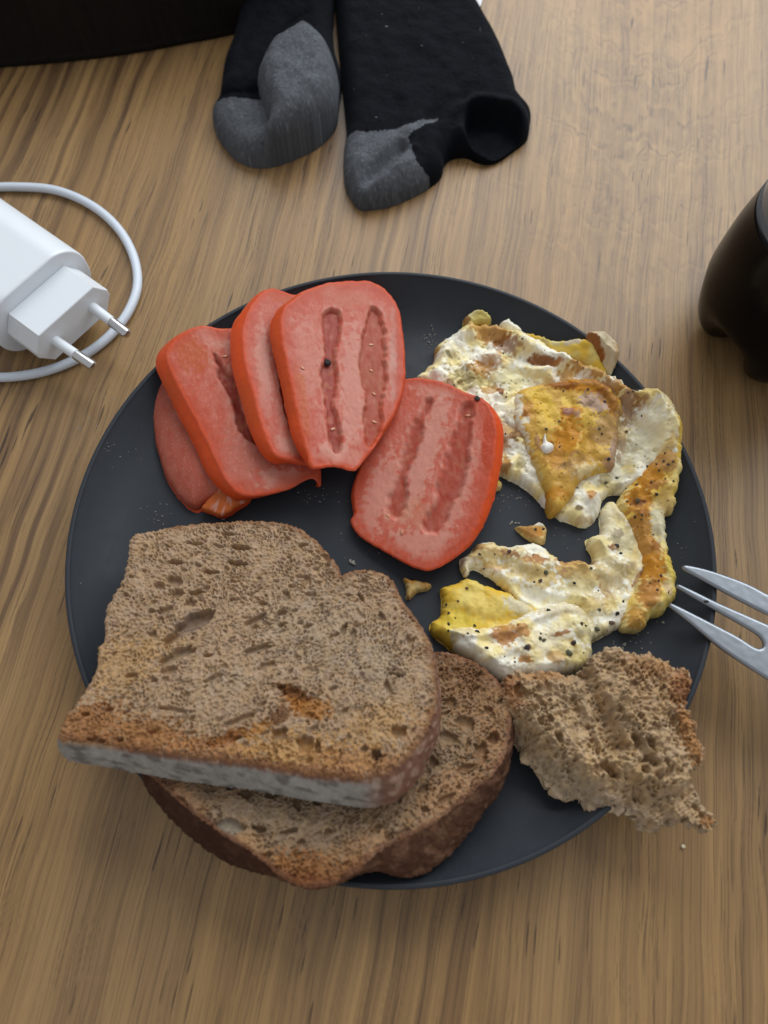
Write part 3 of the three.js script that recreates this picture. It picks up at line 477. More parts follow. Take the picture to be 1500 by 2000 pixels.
tomatoSlice({
  label: 'tomato slice second from the left, with a dark seed slot, leaning on the end slice', seed: 2, thick: 4.2, skinRim: 2.2,
  frame: tilted([350, 720, 0.0225], [450, 940, 0.0165], [600, 920, 0.0125]),
  pts: [[322, 700, 3.5], [328, 676, 3], [355, 650, 2], [393, 635, 1], [433, 641, 0.5], [472, 640, 0.5], [530, 660, 0.5], [590, 760, 0.5], [622, 860, 0], [627, 915, -1], [626, 949, -1.5], [608, 934, -2], [556, 958, -2], [492, 969, -0.5], [456, 958, 1.5], [424, 911, 3.5], [398, 855, 3.5], [360, 782, 3.5], [334, 730, 3.5]],
  cav: [{ pts: [[416, 692], [430, 700], [440, 725], [462, 745], [476, 790], [500, 850], [510, 862], [498, 868], [474, 846], [458, 818], [446, 776], [432, 736]], depth: 3.4 }],
  pale: [[420, 660, 60, 20, 20, PALE, 0.7, 0.6], [470, 900, 50, 60, -30, [0.52, 0.17, 0.12], 0.7, 0.7], [560, 935, 60, 20, -5, PALE, 0.8, 0.6], [375, 690, 40, 25, 60, [0.54, 0.12, 0.035], 0.7, 0.6]], seeds: [[440, 696, 1, 4, 4]],
});
tomatoSlice({
  label: 'tomato slice with bright orange red skin edge, tucked under the biggest tomato slice', seed: 3, thick: 4.4, skinRim: 2.8,
  frame: tilted([490, 640, 0.0265], [560, 890, 0.0205], [660, 820, 0.0145]),
  pts: [[471, 660, 3], [476, 625, 3], [484, 604, 2], [507, 573, 1.5], [531, 562, 1], [566, 572, 1], [620, 590, 0.5], [680, 680, 0.5], [690, 800, 0.5], [670, 880, 0.5], [612, 906, -1.5], [570, 900, -1], [536, 888, 1], [512, 841, 2.4], [492, 768, 3], [477, 715, 3]],
  cav: [{ pts: [[538, 640], [552, 660], [560, 720], [574, 780], [586, 850], [578, 858], [560, 820], [552, 780], [550, 735], [542, 690]], depth: 3.4 }],
  pale: [[515, 720, 14, 110, -8, PALE, 0.75, 0.5], [560, 870, 30, 14, 20, PALE, 0.7, 0.5], [540, 575, 40, 14, 15, [0.56, 0.12, 0.03], 0.6, 0.5]], seeds: [[567, 795, 1, 4, 8], [556, 745, 1, 4, 8]],
});
const bigTomato = tomatoSlice({
  label: 'biggest tomato slice with two long seed slots and a black peppercorn in one', seed: 4, thick: 4, skinRim: 2.0, rough: 0.2,
  frame: tilted([580, 640, 0.0285], [620, 890, 0.024], [760, 700, 0.0165]),
  pts: [[546, 643, 2.5], [553, 604, 2], [574, 582, 1.5], [597, 566, 1], [640, 552, 0.6], [690, 547, 0.6], [726, 549, 0.6], [758, 568, 0.6], [779, 602, 0.6], [788, 652, 0.6], [792, 735, 0.6], [775, 800, 0.6], [745, 850, 0.6], [722, 886, -0.5], [700, 914, -2], [688, 919, -2.4], [652, 911, -2.6], [611, 914, -1.5], [600, 885, 0.5], [587, 846, 1.8], [576, 795, 2], [562, 727, 2]],
  cav: [{ pts: [[637, 608], [664, 608], [662, 640], [654, 700], [660, 740], [656, 790], [668, 840], [660, 880], [644, 858], [636, 800], [632, 720], [634, 660]], depth: 2.8 }, { pts: [[722, 606], [744, 612], [756, 660], [756, 720], [748, 780], [738, 850], [722, 870], [714, 820], [710, 740], [708, 660]], depth: 2.8, gel: [0.38, 0.058, 0.024] }],
  pale: [[690, 760, 24, 140, 0, PALE, 0.7, 0.6], [600, 700, 30, 80, -6, PALE, 0.45, 0.7], [665, 890, 60, 20, 0, PALE, 0.9, 0.5], [768, 700, 7, 100, 0, [0.6, 0.3, 0.24], 0.85, 0.4], [748, 740, 4, 70, 4, [0.55, 0.22, 0.14], 0.7, 0.5], [660, 575, 70, 18, 0, [0.55, 0.17, 0.1], 0.7, 0.6], [590, 790, 12, 80, -10, [0.56, 0.13, 0.03], 0.7, 0.5], [728, 735, 22, 26, 0, [0.5, 0.19, 0.07], 0.8, 0.6], [655, 852, 12, 24, 0, [0.42, 0.17, 0.08], 0.8, 0.5]],
  seeds: [[734, 700, 2, 22, 80], [729, 790, 2, 14, 80], [654, 850, 1, 10, 40], [592, 720, 1, 3, 3]],
});
const frontTomato = tomatoSlice({
  label: 'separate oval tomato slice resting against the fried egg, with a wavy pale core', seed: 5, thick: 3.6, skinRim: 1.1, rough: 0.3,
  frame: tilted([780, 760, 0.0125], [820, 1100, 0.0115], [950, 820, 0.0165]),
  pts: [[772, 750, 0.6], [798, 738, 0.6], [852, 742, 0.6], [902, 762, 0.6], [946, 781, 0.8], [967, 814, 2], [971, 855, 2.2], [963, 915, 2.2], [946, 989, 1.8], [921, 1053, 0.2], [884, 1092, -1.5], [850, 1110, -2], [827, 1114, -2], [793, 1102, -2], [736, 1069, -1.8], [700, 1044, -1], [686, 1018, 0.5], [692, 1000, 0.8], [689, 958, 1], [704, 910, 1], [734, 836, 1], [758, 781, 0.8]],
  cav: [{ pts: [[830, 783], [846, 786], [828, 826], [822, 860], [803, 895], [789, 939], [788, 979], [778, 1006], [768, 1008], [756, 992], [763, 964], [783, 905], [806, 832]], depth: 2.6, soft: 1.3, tint: 0.9, gel: [0.36, 0.046, 0.024] }, { pts: [[896, 816], [880, 865], [867, 910], [850, 949], [847, 979], [828, 1011], [827, 1028], [836, 1036], [862, 1030], [889, 979], [904, 930], [914, 865], [920, 798], [908, 790]], depth: 3, soft: 1.3, tint: 0.9, gel: [0.36, 0.046, 0.024] }],
  pale: [[835, 880, 22, 150, 18, PALE, 0.85, 0.6], [745, 960, 30, 90, 22, PALE, 0.7, 0.7], [900, 960, 16, 110, 20, PALE, 0.6, 0.7], [830, 1062, 80, 30, 10, PALE, 0.7, 0.7], [860, 765, 60, 14, 15, PALE, 0.6, 0.6], [958, 850, 16, 75, 8, [0.5, 0.055, 0.016], 0.9, 0.3], [900, 1068, 60, 12, -38, [0.5, 0.06, 0.02], 0.7, 0.4], [800, 1000, 50, 30, 0, [0.6, 0.24, 0.14], 0.5, 0.8]],
  seeds: [[785, 1040, 1, 2, 2], [757, 1008, 1, 3, 3], [914, 806, 1, 4, 4]],
});
function lump(name, label, category, s, frame, px, py, r, color, squash = 0.8) {
  const [u, v] = frame.map(px, py), y = s.heightAt(u, v), p = new THREE.Vector3(u, y, v).applyMatrix4(frame.mat);
  const q = new THREE.IcosahedronGeometry(r * MM, 3), P = q.attributes.position;
  for (let i = 0; i < P.count; i++) { const x = P.getX(i), y2 = P.getY(i), z = P.getZ(i), k = 1 + 0.22 * n3(x * 900 + px, y2 * 900, z * 900); P.setXYZ(i, x * k, y2 * k * squash, z * k); }
  q.computeVertexNormals();
  const m = part(numbered(name), q, std({ color: rgb(...color), roughness: 0.75 }), scene); m.position.copy(p); m.position.y += r * MM * squash * 0.75; tag(m, label, category); return m;
}
lump('peppercorn', 'black peppercorn in the seed slot of the biggest tomato slice', 'peppercorn', bigTomato.s, bigTomato.frame, 642, 706, 1.3, [0.012, 0.01, 0.009]);
lump('peppercorn', 'black pepper grain on the upper right edge of the separate oval tomato slice', 'peppercorn', frontTomato.s, frontTomato.frame, 932, 779, 0.95, [0.018, 0.015, 0.013], 0.5);

// loose flakes scattered on a surface, as one part
function flakes(s, list, seed, color, mat) {
  const rnd = mulberry(seed), out = [];
  for (const [u, v, r] of list) {
    const y = s.heightAt(u, v); if (y < -0.9) continue;
    const q = new THREE.IcosahedronGeometry(r * MM, 0), P = q.attributes.position, n = [0, 1, 2].map(() => rnd() * 50);
    for (let i = 0; i < P.count; i++) { const k = 1 + 0.4 * n3(P.getX(i) * 1500 + n[0], P.getY(i) * 1500 + n[1], P.getZ(i) * 1500); P.setXYZ(i, P.getX(i) * k, P.getY(i) * k * 0.38, P.getZ(i) * k * (0.7 + 0.3 * rnd())); }
    q.rotateY(rnd() * 6); q.rotateX((rnd() - 0.5) * 0.8); q.translate(u, y + 0.18 * r * MM, v); q.computeVertexNormals();
    const c = color(rnd), cc = []; for (let i = 0; i < P.count; i++) cc.push(...c); q.setAttribute('color', new THREE.Float32BufferAttribute(cc, 3)); q.deleteAttribute('uv'); out.push(q);
  }
  return out.length ? mergeGeometries(out) : null;
}
const flakeMat = std({ vertexColors: true, roughness: 0.7 });
const pepperColor = (r) => { const k = r(); return k < 0.65 ? [0.02, 0.016, 0.013] : k < 0.85 ? [0.07, 0.032, 0.018] : [0.06, 0.06, 0.03]; };

// ---------------------------------------------------------------- fried eggs
const WHITE = [0.86, 0.83, 0.70], CREAM = [0.80, 0.67, 0.32], YOLK = [0.68, 0.44, 0.05], ORANGE = [0.50, 0.205, 0.014], TAN = [0.46, 0.222, 0.042], BROWN = [0.26, 0.084, 0.012], OLIVE = [0.36, 0.285, 0.115], DARK = [0.11, 0.04, 0.018], PINK = [0.40, 0.275, 0.205];
const eggMat = phys({ vertexColors: true, roughness: 0.5, specularIntensity: 0.4, clearcoat: 0.04, clearcoatRoughness: 0.25 });
function eggSheet({ frame, pts, thick, round, lift = 0, base = [WHITE, CREAM], paint, folds, seed, bumps = 1, jag = 0.35, pits = 0, own = null }) {
  const L = outlineOf(frame.map, pts, { jag: jag * MM, jagSize: 5.5 * MM, fine: 0.15, step: 0.4 * MM, seed, per: 7 });
  const under = (x, z) => (own ? own(x, z) : plateTop(x + frame.o.x, z + frame.o.z)) + lift * MM;
  const top = (x, z, d) => {
    const e = Math.min(1, d / (round * MM)), prof = thick * Math.sqrt(1 - (1 - e) ** 2), w = e * e;
    const pit = pits ? Math.max(0, n2b(x * 330 + seed, z * 330) - 0.62) * -3.2 * pits : 0;
    return under(x, z) + MM * (0.3 + prof + w * bumps * (2.1 * fbm(x * 75 + seed, z * 75, 2) + 0.36 * n2b(x * 210, z * 210 + seed) + 0.09 * n2(x * 560 + seed, z * 560) + 0.03 * n2b(x * 1500, z * 1500) + pit * 0.6)) + (folds ? folds(x, z) * w : 0);
  };
  const color = (x, z) => {
    let c = mixc(base[0], base[1], sstep(-0.35, 0.7, fbm(x * 85 + seed, z * 85, 3) * 1.7));
    c = paint(x, z, c);
    const k = 1 + 0.06 * n2(x * 500, z * 500) + 0.05 * n2b(x * 1300, z * 1300);
    return mul(c, k);
  };
  return slab({ outline: L, cell: 0.3 * MM, top, bottom: (x, z) => plateTop(x + frame.o.x, z + frame.o.z) + 0.1 * MM, color, rows: 3, wallNoise: 0.12 * MM });
}
{
  const F = onPlate(0.0035, 1090, 820);
  const g = thing('fried_egg', 'large crumpled fried egg with a browned yolk flap folded over its white', 'fried egg', F);
  const paint = patches(F.map, [
    [930, 645, 30, 20, 0, CREAM, 0.6, 0.6], [955, 655, 42, 22, 28, TAN, 0.9, 0.5], [985, 684, 30, 16, 25, BROWN, 0.7, 0.6], [920, 740, 46, 26, 10, OLIVE, 0.85, 0.8], [940, 725, 26, 16, 0, TAN, 0.7, 0.7], [912, 745, 16, 10, 0, [0.16, 0.12, 0.045], 0.6, 0.8],
    [1058, 713, 33, 11, 14, BROWN, 0.95, 0.35], [1082, 718, 12, 7, 0, [0.42, 0.18, 0.05], 0.9, 0.4], [1130, 715, 24, 20, 30, TAN, 0.9, 0.5], [1105, 740, 16, 18, 0, TAN, 0.85, 0.6], [1165, 735, 26, 12, 35, TAN, 0.8, 0.6], [1182, 743, 8, 7, 0, BROWN, 0.6, 0.4], [1000, 745, 40, 24, -10, [0.66, 0.60, 0.34], 0.8, 0.7], [1222, 800, 22, 46, -10, [0.36, 0.2, 0.11], 0.9, 0.7], [1212, 860, 16, 40, 5, [0.42, 0.27, 0.13], 0.75, 0.8], [1205, 755, 40, 16, 25, TAN, 0.8, 0.7], [1040, 735, 26, 12, 10, CREAM, 0.7, 0.7], [890, 700, 22, 16, 30, CREAM, 0.6, 0.8], [955, 712, 30, 12, 0, ORANGE, 0.5, 0.9], [1250, 785, 16, 20, -20, BROWN, 0.75, 0.6],
    [958, 765, 20, 10, 0, TAN, 0.7, 0.6], [975, 770, 6, 10, 0, BROWN, 0.9, 0.4], [1000, 840, 30, 30, 30, TAN, 0.7, 0.7], [975, 870, 20, 26, 20, [0.45, 0.26, 0.13], 0.9, 0.5], [1008, 856, 16, 12, -30, [0.15, 0.06, 0.02], 0.75, 0.5], [1016, 910, 12, 14, 20, OLIVE, 0.8, 0.7], [985, 912, 10, 16, 10, TAN, 0.9, 0.5],
    [1270, 850, 50, 56, 0, [0.76, 0.69, 0.44], 0.7, 0.8], [1255, 880, 34, 34, 0, [0.76, 0.71, 0.5], 0.6, 0.8], [1330, 850, 12, 50, 0, YOLK, 0.9, 0.5], [1275, 768, 30, 14, 15, [0.62, 0.47, 0.16], 0.9, 0.6], [1312, 790, 16, 20, 30, [0.62, 0.47, 0.2], 0.8, 0.6], [1300, 880, 12, 30, 30, [0.60, 0.40, 0.12], 0.7, 0.6],
    [1205, 930, 18, 26, 20, [0.6, 0.57, 0.43], 0.8, 0.6], [1150, 975, 9, 12, 20, ORANGE, 0.85, 0.3], [1128, 997, 9, 5, 0, [0.2, 0.14, 0.06], 0.9, 0.3], [1128, 940, 14, 18, 0, OLIVE, 0.5, 0.7], [1180, 940, 12, 12, 0, OLIVE, 0.8, 0.7], [1145, 1016, 26, 6, 0, [0.55, 0.4, 0.2], 0.7, 0.5], [1078, 1002, 20, 8, 0, OLIVE, 0.7, 0.6], [1205, 950, 10, 10, 0, OLIVE, 0.5, 0.6],
    [848, 690, 8, 20, 20, TAN, 0.7, 0.5], [874, 700, 8, 5, 20, [0.14, 0.11, 0.04], 0.8, 0.3], [908, 622, 6, 10, 0, [0.2, 0.09, 0.03], 0.8, 0.4], [946, 602, 16, 14, 0, [0.52, 0.42, 0.12], 0.8, 0.5]], 2.6 * MM);
  const folds = ridges(F.map, [{ pts: [[925, 615], [975, 645], [1040, 690], [1110, 700], [1170, 735], [1240, 770]], w: 4.5, h: 2.8 }, { pts: [[850, 730], [870, 690], [910, 655]], w: 4, h: 1.6 }, { pts: [[950, 700], [1000, 720], [1070, 735]], w: 3.4, h: 1.6 }, { pts: [[900, 730], [940, 750], [950, 720]], w: 4, h: -1.8 }, { pts: [[1250, 790], [1300, 830], [1300, 890]], w: 7, h: 2.2 }, { pts: [[1225, 800], [1230, 870], [1200, 930]], w: 4.5, h: -2 }, { pts: [[1130, 975], [1160, 985]], w: 5, h: 1.2 }]);
  const w = eggSheet({ frame: F, seed: 3, thick: 5.4, round: 3.4, bumps: 1.2, pits: 1, jag: 0.5, paint, folds, pts: [[812, 738], [844, 706], [852, 676], [880, 652], [905, 634], [918, 622], [932, 630], [962, 628], [982, 632], [1024, 640], [1048, 650], [1096, 676], [1150, 700], [1190, 716], [1216, 734], [1244, 752], [1280, 757], [1312, 780], [1331, 815], [1337, 856], [1334, 885], [1331, 925], [1322, 946], [1280, 950], [1230, 960], [1192, 962], [1176, 984], [1166, 1012], [1144, 1024], [1112, 1015], [1090, 1006], [1066, 985], [1044, 962], [1020, 944], [985, 925], [955, 915], [935, 870], [920, 810], [880, 770], [840, 756]] });
  part('egg_white', w.tops[0], eggMat, g); part('egg_underside', w.wall, eggMat, g);
  // pieces that stick out behind: yellow band, browned curl, two tips
  const back = eggSheet({ frame: F, seed: 12, thick: 3.4, round: 2, lift: 0.6, bumps: 0.8, base: [YOLK, [0.66, 0.52, 0.16]], paint: patches(F.map, [[1065, 668, 12, 10, 0, OLIVE, 0.6, 0.5], [1090, 660, 14, 8, 0, [0.66, 0.56, 0.28], 0.8, 0.6], [1120, 660, 20, 8, 10, [0.55, 0.48, 0.36], 0.9, 0.5]], 2 * MM), pts: [[1016, 648], [1030, 638], [1052, 641], [1096, 654], [1130, 650], [1160, 664], [1178, 690], [1190, 720], [1160, 722], [1100, 696], [1050, 680]] });
  part('yolk', back.tops[0], eggMat, g, { label: 'bright yellow yolk band along the back edge' });
  const curl = eggSheet({ frame: F, seed: 15, thick: 3.8, round: 2.2, lift: 1, bumps: 0.7, base: [[0.5, 0.4, 0.25], [0.56, 0.47, 0.31]], paint: patches(F.map, [[1163, 668, 6, 34, -28, BROWN, 0.95, 0.4], [1172, 690, 8, 16, -40, BROWN, 0.95, 0.4], [1205, 690, 6, 24, 0, [0.42, 0.27, 0.13], 0.8, 0.5]], 2 * MM), pts: [[1148, 648], [1166, 645], [1188, 652], [1207, 670], [1210, 700], [1198, 720], [1182, 712], [1168, 690], [1154, 668]] });
  part('browned_curl', curl.tops[0], eggMat, g);
  const tip = eggSheet({ frame: F, seed: 18, thick: 3.4, round: 2, lift: 0.4, bumps: 0.7, base: [[0.55, 0.45, 0.13], [0.6, 0.52, 0.25]], paint: patches(F.map, [[912, 622, 7, 10, 0, BROWN, 0.8, 0.4]], 2 * MM), pts: [[906, 632], [908, 612], [930, 592], [948, 589], [960, 599], [961, 620], [940, 632]] });
  part('egg_tip', tip.tops[0], eggMat, g);
  const tip2 = eggSheet({ frame: F, seed: 19, thick: 3.4, round: 2, lift: 0.6, bumps: 0.6, paint: (x, z, c) => c, pts: [[978, 626], [996, 607], [1006, 616], [1030, 640], [1028, 654], [1000, 648]] });
  part('egg_tip', tip2.tops[0], eggMat, g);
  // flap of browned yolk folded over the middle
  const fp = patches(F.map, [
    [1130, 765, 66, 18, 8, ORANGE, 0.95, 0.45], [1090, 768, 34, 9, 5, BROWN, 0.85, 0.5], [1155, 762, 40, 10, 8, [0.36, 0.165, 0.04], 0.8, 0.6], [1180, 800, 24, 36, -15, BROWN, 0.8, 0.55], [1145, 800, 24, 16, 10, PINK, 0.9, 0.5], [1165, 815, 16, 10, 0, [0.46, 0.34, 0.28], 0.8, 0.6], [1105, 822, 22, 16, 0, ORANGE, 0.9, 0.5], [1102, 820, 12, 9, 0, [0.34, 0.17, 0.13], 0.95, 0.5], [1118, 828, 7, 7, 0, PINK, 0.8, 0.5],
    [1175, 860, 26, 34, 0, [0.45, 0.27, 0.1], 0.9, 0.6], [1192, 895, 12, 30, 10, PINK, 0.9, 0.5], [1185, 920, 16, 14, 0, [0.32, 0.18, 0.1], 0.8, 0.6], [1030, 812, 28, 16, -20, [0.5, 0.24, 0.05], 0.95, 0.5], [1016, 822, 12, 8, 0, BROWN, 0.8, 0.5], [1020, 836, 10, 7, 0, [0.66, 0.6, 0.45], 0.9, 0.5], [1100, 870, 26, 40, 20, ORANGE, 0.9, 0.6], [1078, 910, 26, 26, 0, TAN, 0.9, 0.6], [1120, 925, 30, 22, -20, [0.50, 0.29, 0.1], 0.9, 0.6], [1098, 922, 12, 9, 0, [0.3, 0.17, 0.06], 0.7, 0.6],
    [1080, 975, 26, 12, 0, ORANGE, 0.8, 0.6], [1044, 878, 8, 16, 0, [0.25, 0.11, 0.04], 0.8, 0.5], [1052, 800, 22, 34, -15, YOLK, 0.7, 0.5], [1100, 800, 14, 12, 0, [0.72, 0.5, 0.1], 0.8, 0.5], [1012, 860, 12, 34, -20, [0.72, 0.67, 0.52], 0.9, 0.6], [1004, 800, 11, 34, -4, [0.74, 0.7, 0.55], 0.9, 0.6], [1040, 925, 9, 30, -20, [0.66, 0.52, 0.2], 0.7, 0.6], [1200, 850, 10, 40, 5, [0.4, 0.24, 0.11], 0.8, 0.6], [1135, 930, 26, 12, -20, [0.68, 0.56, 0.3], 0.7, 0.7]], 2.4 * MM);
  const ff = ridges(F.map, [{ pts: [[1030, 775], [1060, 810], [1085, 850], [1085, 900]], w: 4, h: -1.2 }, { pts: [[1070, 760], [1150, 755], [1195, 785], [1200, 840]], w: 3.6, h: 1.9 }, { pts: [[1120, 820], [1125, 870], [1110, 930]], w: 3, h: 1.1 }, { pts: [[1145, 800], [1170, 815]], w: 2.6, h: 1.1 }, { pts: [[1098, 820], [1112, 824]], w: 2.2, h: 1 }, { pts: [[1138, 840], [1145, 900]], w: 2.6, h: -1.2 }]);
  const fl = eggSheet({ frame: F, seed: 22, thick: 3.6, round: 3.6, lift: 5.6, bumps: 0.8, pits: 1, base: [[0.52, 0.30, 0.055], [0.66, 0.43, 0.08]], paint: fp, folds: ff, pts: [[1004, 778], [1020, 769], [1040, 763], [1080, 757], [1114, 752], [1148, 748], [1184, 764], [1209, 796], [1205, 832], [1200, 880], [1195, 918], [1180, 930], [1152, 934], [1132, 946], [1108, 984], [1092, 1000], [1074, 1006], [1066, 984], [1060, 962], [1040, 918], [1024, 872], [1004, 838], [1001, 806]] });
  part('yolk_flap', fl.tops[0], eggMat, g, { label: 'yellow yolk flap mottled brown and orange' }); part('flap_edge', fl.wall, eggMat, g);
  const tab = eggSheet({ frame: F, seed: 25, thick: 3.6, round: 2, lift: 2.6, bumps: 0.7, paint: patches(F.map, [[990, 820, 10, 12, 0, [0.36, 0.29, 0.2], 0.6, 0.7]], 2 * MM), pts: [[960, 792], [984, 788], [1006, 774], [1016, 782], [1012, 830], [1004, 842], [982, 836], [962, 838]] });
  part('white_tab', tab.tops[0], eggMat, g);
  const bit = eggSheet({ frame: F, seed: 27, thick: 2.2, round: 1.6, lift: 9, bumps: 0.3, base: [[0.82, 0.81, 0.76], [0.82, 0.8, 0.74]], paint: (x, z, c) => c, jag: 0.2, pts: [[1050, 891], [1053, 880], [1056, 866], [1060, 865], [1062, 878], [1073, 885], [1075, 893], [1067, 900], [1056, 900]] });
  part('white_bit', bit.tops[0], eggMat, g);
  const spot = (arr) => arr.map(([px, py, r]) => [...F.map(px, py), r]);
  const rnd = mulberry(77), more = []; for (let i = 0; i < 90; i++) { const [u, v] = F.map(850 + rnd() * 480, 600 + rnd() * 400); more.push([u, v, 0.2 + 0.25 * rnd() ** 2]); }
  const fk = [flakes(w, [...spot([[1016, 678, 0.6], [978, 683, 0.5], [980, 700, 0.5], [1242, 768, 0.65], [1222, 776, 0.6], [1230, 776, 0.55], [1220, 848, 0.6], [1310, 912, 0.8], [1262, 915, 0.7], [1204, 934, 0.6], [1180, 948, 0.7], [870, 678, 0.5], [986, 784, 0.6], [1252, 815, 0.5]]), ...more], 5, pepperColor), flakes(fl, [...spot([[1140, 778, 0.6], [1172, 802, 0.6], [1094, 778, 0.5], [1162, 854, 0.6], [1168, 862, 0.5], [1180, 912, 0.7], [1088, 884, 0.45], [1112, 872, 0.45], [1086, 838, 0.5], [1060, 855, 0.6]]), ...more], 6, pepperColor)].filter(Boolean);
  part('pepper_flakes', mergeGeometries(fk), flakeMat, g, { kind: 'stuff' });
}
{
  const F = onPlate(0.004, 1255, 1040);
  const g = thing('fried_egg', 'narrow strip of fried egg, orange brown along its middle, just left of the fork tips', 'fried egg', F);
  const paint = patches(F.map, [[1262, 935, 34, 40, 15, ORANGE, 0.95, 0.5], [1300, 905, 30, 26, 25, [0.50, 0.27, 0.09], 0.9, 0.5], [1245, 985, 30, 30, 0, ORANGE, 0.95, 0.5], [1250, 1030, 26, 36, -5, [0.46, 0.22, 0.05], 0.95, 0.5], [1260, 1075, 28, 40, -8, [0.48, 0.23, 0.05], 0.95, 0.5], [1270, 1120, 28, 34, 0, ORANGE, 0.95, 0.5], [1262, 1165, 24, 34, 20, [0.45, 0.2, 0.045], 0.95, 0.5], [1240, 1210, 24, 22, 20, [0.54, 0.29, 0.06], 0.95, 0.5],
    [1242, 988, 14, 8, 0, [0.2, 0.07, 0.025], 0.85, 0.5], [1276, 1070, 12, 12, 0, BROWN, 0.7, 0.5], [1250, 1010, 12, 10, 0, BROWN, 0.6, 0.5], [1285, 1025, 22, 34, 0, [0.64, 0.59, 0.40], 0.9, 0.5], [1300, 985, 18, 26, 0, [0.6, 0.4, 0.13], 0.8, 0.6], [1308, 1120, 12, 30, -10, [0.66, 0.5, 0.1], 0.9, 0.5], [1300, 1170, 16, 22, 20, [0.66, 0.50, 0.12], 0.9, 0.5], [1280, 1205, 26, 16, -30, [0.66, 0.5, 0.12], 0.8, 0.5], [1298, 1155, 9, 15, 0, [0.62, 0.45, 0.26], 0.9, 0.4], [1312, 856, 5, 26, 32, [0.2, 0.06, 0.03], 0.95, 0.3], [1325, 870, 12, 34, 10, YOLK, 0.8, 0.5], [1275, 955, 20, 8, -10, [0.4, 0.18, 0.06], 0.6, 0.6]], 2.2 * MM);
  const folds = ridges(F.map, [{ pts: [[1310, 870], [1270, 920], [1245, 970], [1252, 1050], [1280, 1110], [1270, 1170], [1240, 1220]], w: 6, h: 1.2 }, { pts: [[1225, 990], [1235, 1050], [1250, 1110]], w: 2.6, h: -1.2 }]);
  const s = eggSheet({ frame: F, seed: 33, thick: 4.6, round: 3, bumps: 1.2, jag: 0.4, pits: 0.8, base: [[0.72, 0.58, 0.24], [0.72, 0.5, 0.1]], paint, folds, lift: 2, pts: [[1306, 838], [1328, 850], [1335, 880], [1333, 925], [1325, 946], [1318, 996], [1303, 1004], [1303, 1052], [1313, 1098], [1322, 1126], [1318, 1168], [1310, 1176], [1297, 1198], [1272, 1205], [1255, 1229], [1232, 1233], [1214, 1225], [1217, 1192], [1239, 1147], [1252, 1105], [1240, 1060], [1220, 1010], [1206, 985], [1224, 950], [1250, 920], [1276, 890]] });
  part('egg_fold', s.tops[0], eggMat, g); part('egg_underside', s.wall, eggMat, g);
  const rnd = mulberry(78), list = []; for (let i = 0; i < 60; i++) list.push([...F.map(1215 + rnd() * 115, 870 + rnd() * 350), 0.22 + 0.25 * rnd() ** 2]);
  for (const [px, py, r] of [[1288, 912, 0.75], [1297, 918, 0.6], [1276, 916, 0.6], [1238, 955, 0.6], [1264, 952, 0.5], [1276, 974, 0.7], [1234, 1017, 0.7], [1244, 1018, 0.6], [1240, 985, 0.9], [1272, 1048, 0.5], [1284, 1130, 0.6], [1280, 1140, 0.5], [1275, 1160, 0.6], [1308, 910, 0.6]]) list.push([...F.map(px, py), r]);
  part('pepper_flakes', flakes(s, list, 7, pepperColor), flakeMat, g, { kind: 'stuff' });
}
